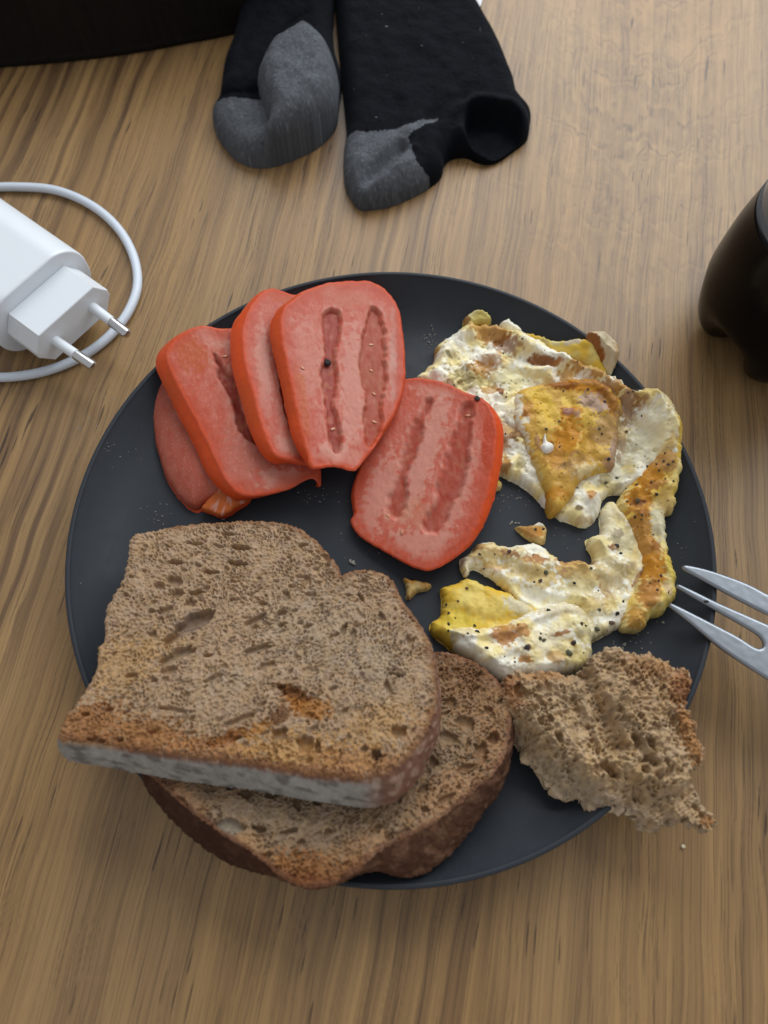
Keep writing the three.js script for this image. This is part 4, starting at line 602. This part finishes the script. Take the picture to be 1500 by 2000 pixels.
{
  const F = onPlate(0.0035, 1050, 1180);
  const g = thing('fried_egg', 'peppered folded fried egg with a yellow yolk corner, just above the torn bread', 'fried egg', F);
  const tan = [0.60, 0.43, 0.16];
  const paint = patches(F.map, [
    [1010, 1100, 80, 26, 18, [0.64, 0.55, 0.34], 0.8, 0.7], [935, 1068, 12, 10, 0, TAN, 0.9, 0.5], [985, 1085, 32, 9, 12, BROWN, 0.8, 0.7], [965, 1108, 26, 10, 15, ORANGE, 0.6, 0.7], [1042, 1098, 26, 11, 10, [0.40, 0.175, 0.05], 0.95, 0.5], [1060, 1130, 40, 18, 0, tan, 0.8, 0.7], [1120, 1105, 36, 20, 15, [0.42, 0.185, 0.05], 0.95, 0.45], [1102, 1120, 20, 12, 30, [0.44, 0.22, 0.08], 0.9, 0.5], [1150, 1098, 16, 7, 15, [0.5, 0.27, 0.1], 0.8, 0.5], [1172, 1138, 14, 24, -20, [0.36, 0.15, 0.045], 0.95, 0.45], [1140, 1125, 50, 26, 10, [0.66, 0.47, 0.17], 0.75, 0.8], [1030, 1120, 60, 20, 15, [0.68, 0.5, 0.2], 0.6, 0.8], [950, 1085, 34, 22, 20, [0.68, 0.5, 0.2], 0.6, 0.8], [1060, 1262, 70, 30, -8, [0.70, 0.56, 0.26], 0.55, 0.9], [1184, 1160, 10, 12, 0, BROWN, 0.85, 0.5],
    [1196, 1030, 26, 60, 0, [0.72, 0.62, 0.36], 0.75, 0.8], [1232, 1090, 22, 70, 0, [0.72, 0.56, 0.24], 0.75, 0.8], [1190, 1130, 36, 36, 0, [0.62, 0.5, 0.26], 0.8, 0.7], [1125, 1150, 34, 20, 0, [0.64, 0.54, 0.28], 0.8, 0.7], [1165, 1180, 36, 16, 0, tan, 0.7, 0.7], [1200, 1070, 16, 9, -20, BROWN, 0.95, 0.4], [1215, 1060, 22, 30, 0, [0.60, 0.55, 0.34], 0.7, 0.6], [1205, 1045, 14, 10, 0, [0.36, 0.3, 0.2], 0.8, 0.6], [1245, 1128, 4, 26, 35, BROWN, 0.7, 0.4],
    [980, 1248, 26, 20, 10, [0.44, 0.195, 0.055], 0.95, 0.5], [1012, 1240, 20, 14, 0, [0.46, 0.22, 0.07], 0.9, 0.5], [985, 1232, 24, 10, 0, TAN, 0.7, 0.6], [1024, 1274, 8, 7, 0, DARK, 0.9, 0.4], [1020, 1295, 14, 8, 0, [0.42, 0.2, 0.06], 0.9, 0.5], [1080, 1290, 18, 12, 0, [0.52, 0.31, 0.11], 0.8, 0.5], [1090, 1245, 18, 5, -15, BROWN, 0.9, 0.4], [1112, 1264, 6, 10, -30, BROWN, 0.9, 0.4], [1130, 1290, 30, 34, 0, [0.58, 0.46, 0.16], 0.7, 0.7], [905, 1240, 30, 10, 0, [0.62, 0.5, 0.22], 0.7, 0.6], [1140, 1235, 30, 40, 0, [0.6, 0.5, 0.22], 0.6, 0.8], [1100, 1200, 70, 12, 0, [0.62, 0.5, 0.24], 0.6, 0.8], [1180, 1235, 24, 16, -30, [0.58, 0.5, 0.3], 0.6, 0.7]], 2.4 * MM);
  const folds = ridges(F.map, [{ pts: [[925, 1072], [980, 1085], [1060, 1105], [1150, 1110], [1220, 1110]], w: 5, h: 1.6 }, { pts: [[1000, 1150], [1070, 1180], [1130, 1190]], w: 4, h: -2.6 }, { pts: [[1165, 1060], [1190, 1095], [1225, 1100]], w: 3, h: 1.2 }, { pts: [[1100, 1090], [1130, 1100], [1160, 1100]], w: 2.5, h: 1.4 }]);
  const a = eggSheet({ frame: F, seed: 41, thick: 4.6, round: 3, bumps: 0.9, jag: 0.5, pits: 0.6, paint, folds, pts: [[899, 1090], [918, 1077], [932, 1060], [960, 1056], [995, 1066], [1020, 1060], [1058, 1062], [1086, 1084], [1096, 1093], [1131, 1092], [1156, 1098], [1160, 1084], [1150, 1066], [1148, 1049], [1164, 1044], [1176, 1040], [1174, 1010], [1180, 986], [1200, 980], [1232, 1010], [1254, 1060], [1266, 1105], [1252, 1148], [1234, 1190], [1224, 1212], [1192, 1234], [1164, 1250], [1140, 1262], [1090, 1250], [1040, 1200], [1000, 1165], [985, 1145], [954, 1122], [925, 1108], [908, 1122]] });
  part('egg_white', a.tops[0], eggMat, g); part('egg_underside', a.wall, eggMat, g);
  const yp = patches(F.map, [[900, 1220, 40, 26, 0, [0.66, 0.5, 0.06], 0.8, 0.6], [950, 1190, 46, 26, 10, [0.70, 0.52, 0.13], 0.8, 0.5], [1010, 1185, 30, 18, 20, [0.64, 0.58, 0.4], 0.9, 0.5], [1000, 1206, 24, 8, -5, [0.5, 0.34, 0.06], 0.7, 0.5], [915, 1160, 30, 14, 0, [0.68, 0.52, 0.13], 0.8, 0.5]], 2.4 * MM);
  const y = eggSheet({ frame: F, seed: 44, thick: 5, round: 3.2, bumps: 0.8, jag: 0.35, base: [YOLK, [0.69, 0.54, 0.14]], paint: yp, pts: [[840, 1228], [844, 1212], [860, 1200], [863, 1170], [862, 1148], [887, 1139], [916, 1128], [945, 1139], [985, 1152], [1030, 1176], [1060, 1190], [1050, 1230], [960, 1260], [900, 1275], [862, 1252]] });
  part('yolk', y.tops[0], eggMat, g, { label: 'bright yellow yolk corner' }); part('yolk_edge', y.wall, eggMat, g);
  const bf = ridges(F.map, [{ pts: [[880, 1232], [950, 1232], [1010, 1215], [1070, 1190], [1120, 1185]], w: 4.5, h: 2.6 }, { pts: [[960, 1290], [1040, 1270], [1120, 1240]], w: 6, h: 1.2 }]);
  const b = eggSheet({ frame: F, seed: 47, thick: 6.8, round: 4.2, lift: 1.6, bumps: 1, jag: 0.35, pits: 0.6, paint, folds: bf, pts: [[872, 1232], [900, 1226], [950, 1226], [1000, 1212], [1040, 1192], [1070, 1180], [1110, 1178], [1140, 1192], [1152, 1225], [1156, 1262], [1156, 1290], [1142, 1312], [1104, 1322], [1050, 1330], [1010, 1330], [983, 1337], [945, 1316], [916, 1292], [885, 1268]] });
  part('white_fold', b.tops[0], eggMat, g, { label: 'white fold lying over the yolk, browned in patches' }); part('fold_edge', b.wall, eggMat, g);
  const rnd = mulberry(79), more = []; for (let i = 0; i < 120; i++) more.push([...F.map(850 + rnd() * 400, 1050 + rnd() * 280), 0.14 + 0.26 * rnd() ** 2.4]);
  const sp = (l) => l.map(([px, py, r]) => [...F.map(px, py), r]);
  const fk = [flakes(a, [...sp([[992, 1084, 0.8], [1075, 1082, 0.9], [1064, 1122, 1.0], [1054, 1137, 0.8], [1120, 1142, 0.6], [1150, 1116, 0.6], [1042, 1140, 0.5], [1164, 1230, 1.0], [1193, 1218, 1.0], [1203, 1201, 0.8], [1202, 1070, 1.1], [1210, 1085, 0.7], [935, 1088, 0.6], [1214, 1178, 0.6], [1168, 1194, 0.6]]), ...more.slice(0, 80)], 8, pepperColor), flakes(y, sp([[872, 1182, 0.7], [910, 1152, 0.55], [876, 1200, 0.6], [893, 1178, 0.4], [875, 1222, 0.6], [888, 1210, 0.4], [926, 1224, 0.6], [875, 1236, 0.5]]), 9, pepperColor), flakes(b, [...sp([[1065, 1200, 0.9], [1028, 1200, 0.7], [1048, 1255, 0.75], [1056, 1257, 0.75], [1022, 1274, 1.0], [1104, 1284, 1.1], [1127, 1228, 0.8], [1135, 1230, 0.6], [946, 1274, 0.7], [928, 1242, 0.8], [910, 1246, 0.5], [1050, 1245, 0.4], [1000, 1300, 0.4], [1112, 1264, 0.9]]), ...more], 10, pepperColor)].filter(Boolean);
  part('pepper_flakes', mergeGeometries(fk), flakeMat, g, { kind: 'stuff' });
}
function eggScrap(label, pts, seed, patch, thick = 2.6) {
  const F = onPlate(0.001, pts[0][0], pts[0][1]), g = thing('egg_scrap', label, 'egg scrap', F);
  const s = eggSheet({ frame: F, seed, thick, round: 1.3, bumps: 0.7, jag: 0.3, base: [[0.6, 0.45, 0.18], [0.52, 0.34, 0.12]], paint: patches(F.map, patch, 1.6 * MM), pts });
  part('egg_top', s.tops[0], eggMat, g); part('egg_underside', s.wall, eggMat, g);
  const f = flakes(s, patch.slice(0, 2).map(([px, py]) => [...F.map(px + 8, py - 4), 0.6]), seed, pepperColor); if (f) part('pepper_flakes', f, flakeMat, g, { kind: 'stuff' });
}
eggScrap('browned triangular scrap of egg lying alone above the folded egg', [[1006, 1030], [1024, 1028], [1042, 1027], [1052, 1020], [1066, 1030], [1067, 1050], [1062, 1062], [1040, 1058], [1024, 1048]], 51, [[1035, 1042, 22, 10, 25, [0.42, 0.2, 0.05], 0.95, 0.4], [1052, 1040, 10, 14, 0, ORANGE, 0.8, 0.5], [1054, 1025, 12, 6, 0, WHITE, 0.9, 0.4]]);
eggScrap('tiny ragged scrap of egg on the bare plate beside the upper toast slice', [[788, 1130], [802, 1133], [820, 1134], [842, 1142], [836, 1152], [816, 1156], [800, 1170], [792, 1168], [794, 1150]], 55, [[800, 1136, 14, 7, 15, TAN, 0.9, 0.4], [830, 1144, 12, 7, 10, [0.5, 0.28, 0.08], 0.9, 0.4]], 2.2);
eggScrap('yellow scrap of egg showing under the right edge of the separate oval tomato slice', [[952, 940], [966, 934], [980, 944], [976, 956], [958, 958]], 58, [[965, 945, 12, 10, 0, [0.6, 0.42, 0.08], 0.9, 0.4]], 2.4);

// ---------------------------------------------------------------- crumbs and salt on the plate
{
  const rnd = mulberry(99), out = [];
  const spots = [[836, 660, 34, 22, 26, 0.2], [200, 870, 26, 40, 60, 0.17], [235, 900, 18, 60, 50, 0.17], [225, 830, 8, 30, 30, 0.2], [620, 970, 18, 60, 20, 0.18], [1000, 980, 16, 50, 30, 0.22], [1006, 1022, 5, 14, 6, 0.4], [690, 1098, 3, 10, 4, 0.5], [300, 1010, 14, 80, 30, 0.2], [1230, 1250, 12, 60, 24, 0.25], [1080, 1060, 8, 60, 30, 0.2], [160, 1170, 6, 20, 60, 0.2], [1280, 1222, 3, 12, 6, 0.3], [1220, 1260, 4, 30, 6, 0.35], [437, 1012, 4, 6, 6, 0.5], [1310, 1080, 6, 40, 60, 0.18], [700, 1080, 8, 60, 60, 0.2]];
  for (const [px, py, n, sx, sy, r0] of spots) for (let i = 0; i < n; i++) {
    const p = at(px + (rnd() + rnd() - 1) * sx, py + (rnd() + rnd() - 1) * sy, 0.0046), r = r0 * (0.6 + 0.9 * rnd()) * MM, q = new THREE.IcosahedronGeometry(r, 0);
    q.scale(1 + 0.6 * rnd(), 0.6, 0.8); q.rotateY(rnd() * 6); q.translate(p.x, plateTop(p.x, p.z) + r * 0.4, p.z); q.deleteAttribute('uv'); out.push(q);
  }
  const m = part('crumbs', mergeGeometries(out), std({ color: rgb(0.24, 0.23, 0.2), roughness: 0.8 }), scene);
  m.userData = { label: 'fine pale crumbs and salt scattered over the bare plate', kind: 'stuff' };
  const p = at(1333, 1653, 0), c = new THREE.DodecahedronGeometry(0.75 * MM, 0); c.scale(1, 0.7, 0.8);
  const k = part('crumb_grain', c, std({ color: rgb(0.68, 0.62, 0.42), roughness: 0.6 }), scene); k.position.set(p.x, 0.5 * MM, p.z); tag(k, 'single pale crumb on the table below the torn bread', 'crumb');
}

// ---------------------------------------------------------------- fork
{
  const F = tilted([1335, 1106, 0.0171], [1312, 1182, 0.0168], [1500, 1240, 0.0218]);
  const g = thing('fork', 'plain steel three tined fork resting on the right rim of the plate', 'fork', F);
  const L = outlineOf(F.map, [[1333, 1107], [1337, 1103.5], [1346, 1103.5], [1372, 1109], [1400, 1117], [1455, 1137], [1500, 1160], [1545, 1184], [1590, 1216], [1650, 1262], [1760, 1326], [1900, 1408], [2200, 1580], [2400, 1690], [2425, 1722], [2390, 1728], [2190, 1610], [1890, 1438], [1750, 1366], [1660, 1352], [1600, 1372], [1556, 1362], [1500, 1326], [1450, 1294], [1400, 1259], [1350, 1218], [1312, 1187], [1308, 1181], [1313, 1178], [1345, 1193], [1400, 1221], [1440, 1242], [1473, 1263], [1486, 1266], [1492, 1260], [1489, 1249], [1478, 1237], [1440, 1214], [1392, 1187], [1350, 1163], [1326, 1148], [1322, 1143], [1328, 1141], [1355, 1153], [1400, 1175], [1450, 1197], [1500, 1219], [1530, 1231], [1542, 1231], [1545, 1222], [1536, 1212], [1500, 1199], [1450, 1174], [1400, 1147], [1360, 1125], [1340, 1114]], { step: 0.5 * MM, per: 6 });
  const along = new THREE.Vector2(...F.map(1500, 1240)).sub(new THREE.Vector2(...F.map(1330, 1145))).normalize(), o = F.map(1330, 1145);
  const bend = (x, z) => { const t = (x - o[0]) * along.x + (z - o[1]) * along.y; return 0.5 * Math.min(t - 0.016, 0.03) ** 2 - (t > 0.05 ? 2.0 * (t - 0.05) ** 2 : 0) - 0.0001; };
  const steel = std({ color: rgb(0.30, 0.325, 0.355), metalness: 1, roughness: 0.4 });
  const s = slab({ outline: L, cell: 0.32 * MM, top: (x, z, d) => bend(x, z) - 0.5 * MM * (1 - Math.min(1, d / (0.7 * MM))) ** 2 + 0.02 * MM * n2(x * 300, z * 300), bottom: (x, z) => bend(x, z) - 1.25 * MM, color: () => [1, 1, 1], rows: 5, bulge: 0.15 * MM });
  part('tines', cross(s.tops[0], cross(s.wall, s.base)), steel, g);
  const [u, v] = F.map(1379, 1175), sp = new THREE.IcosahedronGeometry(0.7 * MM, 1); sp.scale(1.2, 0.5, 0.7); sp.translate(u, s.heightAt(u, v) + 0.2 * MM, v);
  part('pepper_fleck', sp, std({ color: rgb(0.02, 0.02, 0.02), roughness: 0.8 }), g);
}

// ---------------------------------------------------------------- charger and its cable
const whitePlastic = phys({ color: rgb(0.75, 0.80, 0.85), roughness: 0.34, clearcoat: 0.15 });
{
  const a = at(146, 633, 0.0145), b = at(215, 683, 0.0145), dir = b.clone().sub(a).setY(0).normalize();
  const g = thing('power_adapter', 'white power adapter with two round pins lying on the table', 'charger');
  g.position.set(a.x, 0, a.z); g.rotation.y = Math.atan2(-dir.z, dir.x);     // local x runs out of the pins
  const rr = (w, h, r) => { const s = new THREE.Shape(); s.moveTo(-w + r, -h); s.lineTo(w - r, -h); s.absarc(w - r, -h + r, r, -Math.PI / 2, 0); s.lineTo(w, h - r); s.absarc(w - r, h - r, r, 0, Math.PI / 2); s.lineTo(-w + r, h); s.absarc(-w + r, h - r, r, Math.PI / 2, Math.PI); s.lineTo(-w, -h + r); s.absarc(-w + r, -h + r, r, Math.PI, 1.5 * Math.PI); return s; };
  const along = (geom, x0) => { geom.rotateY(Math.PI / 2); geom.translate(x0, 0.0145, 0); return geom; };
  const H = 0.0142;
  const body = along(new THREE.ExtrudeGeometry(rr(0.0218, H - 0.0008, 0.0118), { depth: 0.048, bevelEnabled: true, bevelThickness: 0.0012, bevelSize: 0.0008, bevelSegments: 4, curveSegments: 20 }), -0.0162 - 0.048 - 0.0012);
  part('adapter_body', body, whitePlastic, g);
  const hex = new THREE.Shape(); [[-0.0174, -0.0012], [-0.0132, -0.0072], [0.0132, -0.0072], [0.0174, -0.0012], [0.0174, 0.0012], [0.0132, 0.0072], [-0.0132, 0.0072], [-0.0174, 0.0012]].forEach((p, i) => i ? hex.lineTo(...p) : hex.moveTo(...p)); hex.closePath();
  part('plug', along(new THREE.ExtrudeGeometry(hex, { depth: 0.0148, bevelEnabled: true, bevelThickness: 0.0006, bevelSize: 0.0005, bevelSegments: 3 }), -0.0156), whitePlastic, g);
  const steel = std({ color: rgb(0.62, 0.62, 0.63), metalness: 1, roughness: 0.26 });
  for (const s of [-1, 1]) {
    const lathe = (pts) => new THREE.LatheGeometry(pts.map(([r, y]) => new THREE.Vector2(r, y)), 24);
    const sleeve = lathe([[0.0019, -0.002], [0.0019, 0.0098], [0.0018, 0.0102], [0.0005, 0.0102]]), tip = lathe([[0.0019, 0.0101], [0.00195, 0.0104], [0.00195, 0.0178], [0.0016, 0.0187], [0.0009, 0.019], [0.00001, 0.0191]]);
    const put = (q) => { q.rotateZ(-Math.PI / 2); q.rotateY(s * 0.035); q.translate(0, 0.0145, s * 0.0094); return q; };
    const p = part('pin', put(sleeve), whitePlastic, g); part('metal_tip', put(tip), steel, p);
  }
}
{
  const pts = [[-420, 470], [-300, 410], [-160, 378], [-60, 369], [30, 365], [110, 372], [180, 402], [232, 448], [262, 505], [268, 560], [250, 610], [216, 654], [170, 690], [110, 718], [50, 733], [-20, 737], [-110, 728], [-220, 700], [-340, 660]].map(([x, y]) => { const p = at(x, y, 0.0019); p.y = 0.0019; return p; });
  const c = new THREE.TubeGeometry(new THREE.CatmullRomCurve3(pts, false, 'centripetal'), 260, 0.0018, 16);
  tag(part('charging_cable', c, phys({ color: rgb(0.66, 0.73, 0.82), roughness: 0.42 }), scene), 'thin white charging cable looped on the table around the power adapter', 'cable');
}

// ---------------------------------------------------------------- socks
const NAVY = [0.0055, 0.0066, 0.0092], WOOL = [0.086, 0.093, 0.104];
const sockMat = phys({ vertexColors: true, roughness: 0.95, specularIntensity: 0.15, sheen: 0.07, sheenRoughness: 0.6, sheenColor: rgb(0.35, 0.4, 0.48) });
const fuzz = (x, z, k = 1) => MM * k * (0.2 * n2(x * 260, z * 260) + 0.2 * n2b(x * 800, z * 800) + 0.22 * n2(x * 1700, z * 1700));
const woolTone = (x, z, gray) => { const k = 1 + 0.16 * n2(x * 400, z * 400) + 0.2 * n2b(x * 1400, z * 900) + 0.1 * n2(x * 120, z * 120) + (gray ? 0.7 * sstep(0.5, 0.85, n2(x * 760 + 4, z * 520)) : 0); return mul(gray ? WOOL : NAVY, k); };
{
  const F = flat(0.004, 540, 170), m = F.map;
  const g = thing('sock', 'crumpled black sock with a bulging grey heel, left of the pair at the back', 'sock', F, {});
  const L = outlineOf(m, [[440, -180], [470, -60], [467, 0], [464, 45], [455, 91], [437, 136], [427, 197], [414, 222], [422, 256], [446, 288], [466, 305], [498, 315], [540, 311], [580, 296], [620, 276], [654, 240], [662, 195], [667, 147], [655, 102], [650, 60], [652, 20], [660, -60], [640, -180]], { step: 0.7 * MM });
  const up = (h) => (a, b) => { const p = at(a, b, h); return [p.x - F.o.x, p.z - F.o.z]; };
  const heel = outlineOf(up(0.018), [[595, 54], [629, 70], [652, 102], [666, 147], [664, 190], [659, 233], [630, 268], [580, 292], [540, 300], [516, 276], [512, 249], [524, 227], [515, 193], [503, 160], [505, 131], [527, 91], [561, 66]], { step: 0.7 * MM });
  const toe = outlineOf(up(0.010), [[425, 199], [460, 202], [520, 204], [560, 210], [600, 230], [690, 220], [690, 330], [480, 340], [380, 270], [390, 200]], { step: 0.7 * MM });
  const tube = outlineOf(m, [[464, -190], [472, -60], [474, 0], [466, 60], [452, 110], [440, 150], [438, 205], [470, 215], [515, 205], [530, 150], [560, 90], [610, 50], [618, 0], [640, -190]], { step: 0.7 * MM });
  const top = (x, z, d) => {
    const e = Math.min(1, d / (9 * MM)), h = heel.sd(x, z), t = tube.sd(x, z);
    let y = 0.0015 + 0.011 * Math.sqrt(1 - (1 - e) ** 2);
    if (h > 0) { const k = Math.min(1, h / (9 * MM)); y += 0.0135 * Math.sqrt(1 - (1 - k) ** 2); } else if (t > 0) { const k = Math.min(1, t / (8 * MM)); y += 0.0035 * Math.sqrt(1 - (1 - k) ** 2); }
    return y + fuzz(x, z, e * 0.7) + e * (0.0014 * fbm(x * 55, z * 55, 2));
  };
  const isGray = (x, z) => (heel.sd(x, z) > 0.3 * MM * n2(x * 500, z * 500) ? 1 : toe.sd(x, z) > 0 ? 2 : 0);
  const s = slab({ outline: L, cell: 0.5 * MM, top, bottom: () => 0.0002, color: (x, z) => woolTone(x, z, isGray(x, z)), partOf: isGray, rows: 3 });
  part('leg', s.tops[0], sockMat, g); part('heel', s.tops[1], sockMat, g, { label: 'fuzzy grey heel' }); part('toe', s.tops[2], sockMat, g, { label: 'grey toe' }); part('underside', cross(s.wall, s.base), sockMat, g);
}
{
  const F = flat(0.004, 820, 190), m = F.map;
  const g = thing('sock', 'flat black sock with a creased grey toe and an open cuff', 'sock', F);
  const L = outlineOf(m, [[640, -180], [650, -60], [654, 0], [660, 80], [666, 147], [672, 205], [676, 255], [671, 293], [670, 330], [676, 362], [698, 395], [724, 398], [767, 390], [825, 364], [861, 337], [869, 312], [884, 299], [912, 296], [930, 304], [952, 309], [974, 305], [1002, 286], [1030, 264], [1036, 240], [1036, 220], [1012, 190], [1004, 160], [993, 132], [980, 98], [966, 70], [944, 30], [928, 0], [905, -60], [880, -180]], { step: 0.7 * MM });
  const up = (h) => (a, b) => { const p = at(a, b, h); return [p.x - F.o.x, p.z - F.o.z]; };
  const gray = outlineOf(up(0.010), [[640, 264], [737, 264], [796, 252], [849, 232], [852, 238], [802, 272], [802, 293], [819, 326], [862, 337], [900, 360], [760, 430], [660, 420], [630, 320]], { step: 0.7 * MM });
  const hole = outlineOf(up(0.012), [[906, 236], [912, 208], [940, 198], [980, 204], [1012, 220], [1022, 240], [1012, 264], [978, 282], [940, 276], [914, 258]], { step: 0.6 * MM });
  const folds = ridges(up(0.010), [{ pts: [[690, 374], [730, 344], [784, 293]], w: 4.5, h: -3.2 }, { pts: [[676, 340], [740, 300], [800, 262]], w: 5, h: 1.6 }, { pts: [[720, 385], [780, 330], [806, 300]], w: 5, h: 1.6 }, { pts: [[845, 232], [880, 210], [905, 200]], w: 6, h: -1.6 }, { pts: [[880, 300], [890, 260], [905, 235]], w: 6, h: -2 }]);
  const top = (x, z, d) => {
    const e = Math.min(1, d / (8 * MM)); let y = 0.0015 + 0.0105 * Math.sqrt(1 - (1 - e) ** 2) + folds(x, z) * e;
    const h = hole.sd(x, z) / MM; if (h > -7) y += 0.0022 * Math.exp(-(((h + 1.8) / 3) ** 2)); if (h > -0.6) y = lerp(y, 0.0022, sstep(-0.6, 2.2, h));
    return y + fuzz(x, z, e * 0.55) + e * 0.0013 * fbm(x * 50 + 4, z * 50, 2);
  };
  const isGray = (x, z) => (gray.sd(x, z) > 0.3 * MM * n2(x * 500, z * 500) ? 1 : hole.sd(x, z) > -4.5 * MM ? 2 : 0);
  const s = slab({ outline: L, cell: 0.5 * MM, top, bottom: () => 0.0002, color: (x, z) => woolTone(x, z, isGray(x, z) === 1), partOf: isGray, rows: 3 });
  part('leg', s.tops[0], sockMat, g); part('toe', s.tops[1], sockMat, g, { label: 'creased grey toe' }); part('cuff', s.tops[2], sockMat, g, { label: 'open black cuff' }); part('underside', cross(s.wall, s.base), sockMat, g);
  const rnd = mulberry(3), lint = [[...m(755, 84), 0.8], [...m(746, 60), 0.35], [...m(822, 124), 0.4], [...m(735, 262), 0.5]]; for (let i = 0; i < 12; i++) lint.push([...m(670 + rnd() * 300, 10 + rnd() * 250), 0.18 + 0.12 * rnd()]);
  part('lint', flakes(s, lint, 4, () => [0.11, 0.115, 0.13]), flakeMat, g, { kind: 'stuff' });
}
{
  const F = flat(0.004, 948, -10), g = thing('paper_slip', 'small white corner of paper behind the black sock at the top of the picture', 'paper', F);
  const L = outlineOf(F.map, [[915, -60], [960, -70], [944, -12], [938, 2], [926, 0]], { per: 2 });
  const s = slab({ outline: L, cell: 0.8 * MM, top: () => 0.0012, bottom: () => 0.0006, color: () => [0.74, 0.73, 0.76], rows: 1 });
  part('sheet', cross(s.tops[0], cross(s.wall, s.base)), std({ vertexColors: true, roughness: 0.7 }), g);
}

// ---------------------------------------------------------------- dark bag at the back left
{
  const F = flat(0.004, 220, 60);
  const g = thing('bag', 'large black fabric bag with a curved lower edge in the top left corner', 'bag', F);
  const L = outlineOf(F.map, [[-420, 60], [-250, 110], [-120, 120], [0, 117], [130, 106], [250, 91], [350, 73], [465, 50], [560, 20], [640, -20], [700, -110], [560, -260], [100, -330], [-300, -240]], { step: 1.2 * MM });
  const tone = (x, z) => mul([0.0115, 0.0095, 0.0075], 1 + 0.12 * n2(x * 1800, z * 500) + 0.12 * n2b(x * 500, z * 1800) + 0.15 * n2(x * 30, z * 30));
  const s = slab({ outline: L, cell: 1.3 * MM, top: (x, z, d) => 0.004 + 0.085 * Math.sqrt(1 - (1 - Math.min(1, d / 0.035)) ** 2) + 0.0015 * fbm(x * 25, z * 25, 2), bottom: () => 0.0003, color: tone, rows: 4, bulge: 0.6 * MM });
  part('bag_shell', cross(s.tops[0], cross(s.wall, s.base)), phys({ vertexColors: true, roughness: 0.92, specularIntensity: 0.2 }), g);
}

// ---------------------------------------------------------------- cola bottle
{
  const g = thing('bottle', 'clear plastic bottle of dark drink standing at the right edge', 'bottle');
  g.position.set(0.1475, 0, -0.0905);
  const prof = (k) => [[0.0001, 0.009], [0.008, 0.0065], [0.0145, 0.0025], [0.0195, 0.0002], [0.0235, 0.0004], [0.0275, 0.004], [0.0305, 0.010], [0.0322, 0.018], [0.0325, 0.027], [0.0316, 0.043], [0.0297, 0.056], [0.0287, 0.068], [0.030, 0.080], [0.0325, 0.092], [0.0325, 0.14], [0.031, 0.157], [0.025, 0.176], [0.017, 0.192], [0.0128, 0.204], [0.0128, 0.214]].map(([r, y]) => [Math.max(0.0001, r - k), y + (y < 0.02 ? k : 0)]);
  const build = (k, yMin, yMax, cap) => {
    const c = curve(prof(k), 5, false).filter(([, y], i) => (y <= yMax || i < 20) && (i >= 20 ? y >= yMin : yMin === 0)), N = 150, pos = [], idx = [], M = c.length;
    for (let i = 0; i <= N; i++) {
      const a = i / N * 2 * Math.PI, w = (0.5 - 0.5 * Math.cos(5 * (a - 0.68))), groove = w ** 1.6;
      for (const [r, y] of c) { const low = sstep(0.024, 0.004, y), mid = low * sstep(0.006, 0.02, r); pos.push(Math.cos(a) * r * (1 - 0.36 * groove * mid), y + 0.0075 * groove * mid * sstep(0.02, 0.0, y), Math.sin(a) * r * (1 - 0.36 * groove * mid)); }
    }
    for (let i = 0; i < N; i++) for (let j = 0; j < M - 1; j++) { const A = i * M + j, B = A + 1, C = A + M, D = C + 1; idx.push(A, B, C, B, D, C); }
    if (cap) { const o = pos.length / 3; pos.push(0, c[M - 1][1], 0); for (let i = 0; i < N; i++) idx.push(i * M + M - 1, o, (i + 1) * M + M - 1); }
    return geo(pos, idx, null);
  };
  part('bottle_shell', build(0, 0.0585, 0.215, false), phys({ color: rgb(0.96, 0.97, 0.98), transmission: 1, thickness: 0, roughness: 0.06, ior: 1.5 }), g);
  part('drink', build(0, 0, 0.059, true), phys({ color: rgb(0.0045, 0.0035, 0.004), roughness: 0.24, specularIntensity: 0.24 }), g);
}

scene.traverse((o) => { if (o.isMesh) { o.castShadow = true; o.receiveShadow = true; } });
renderer.render(scene, camera);
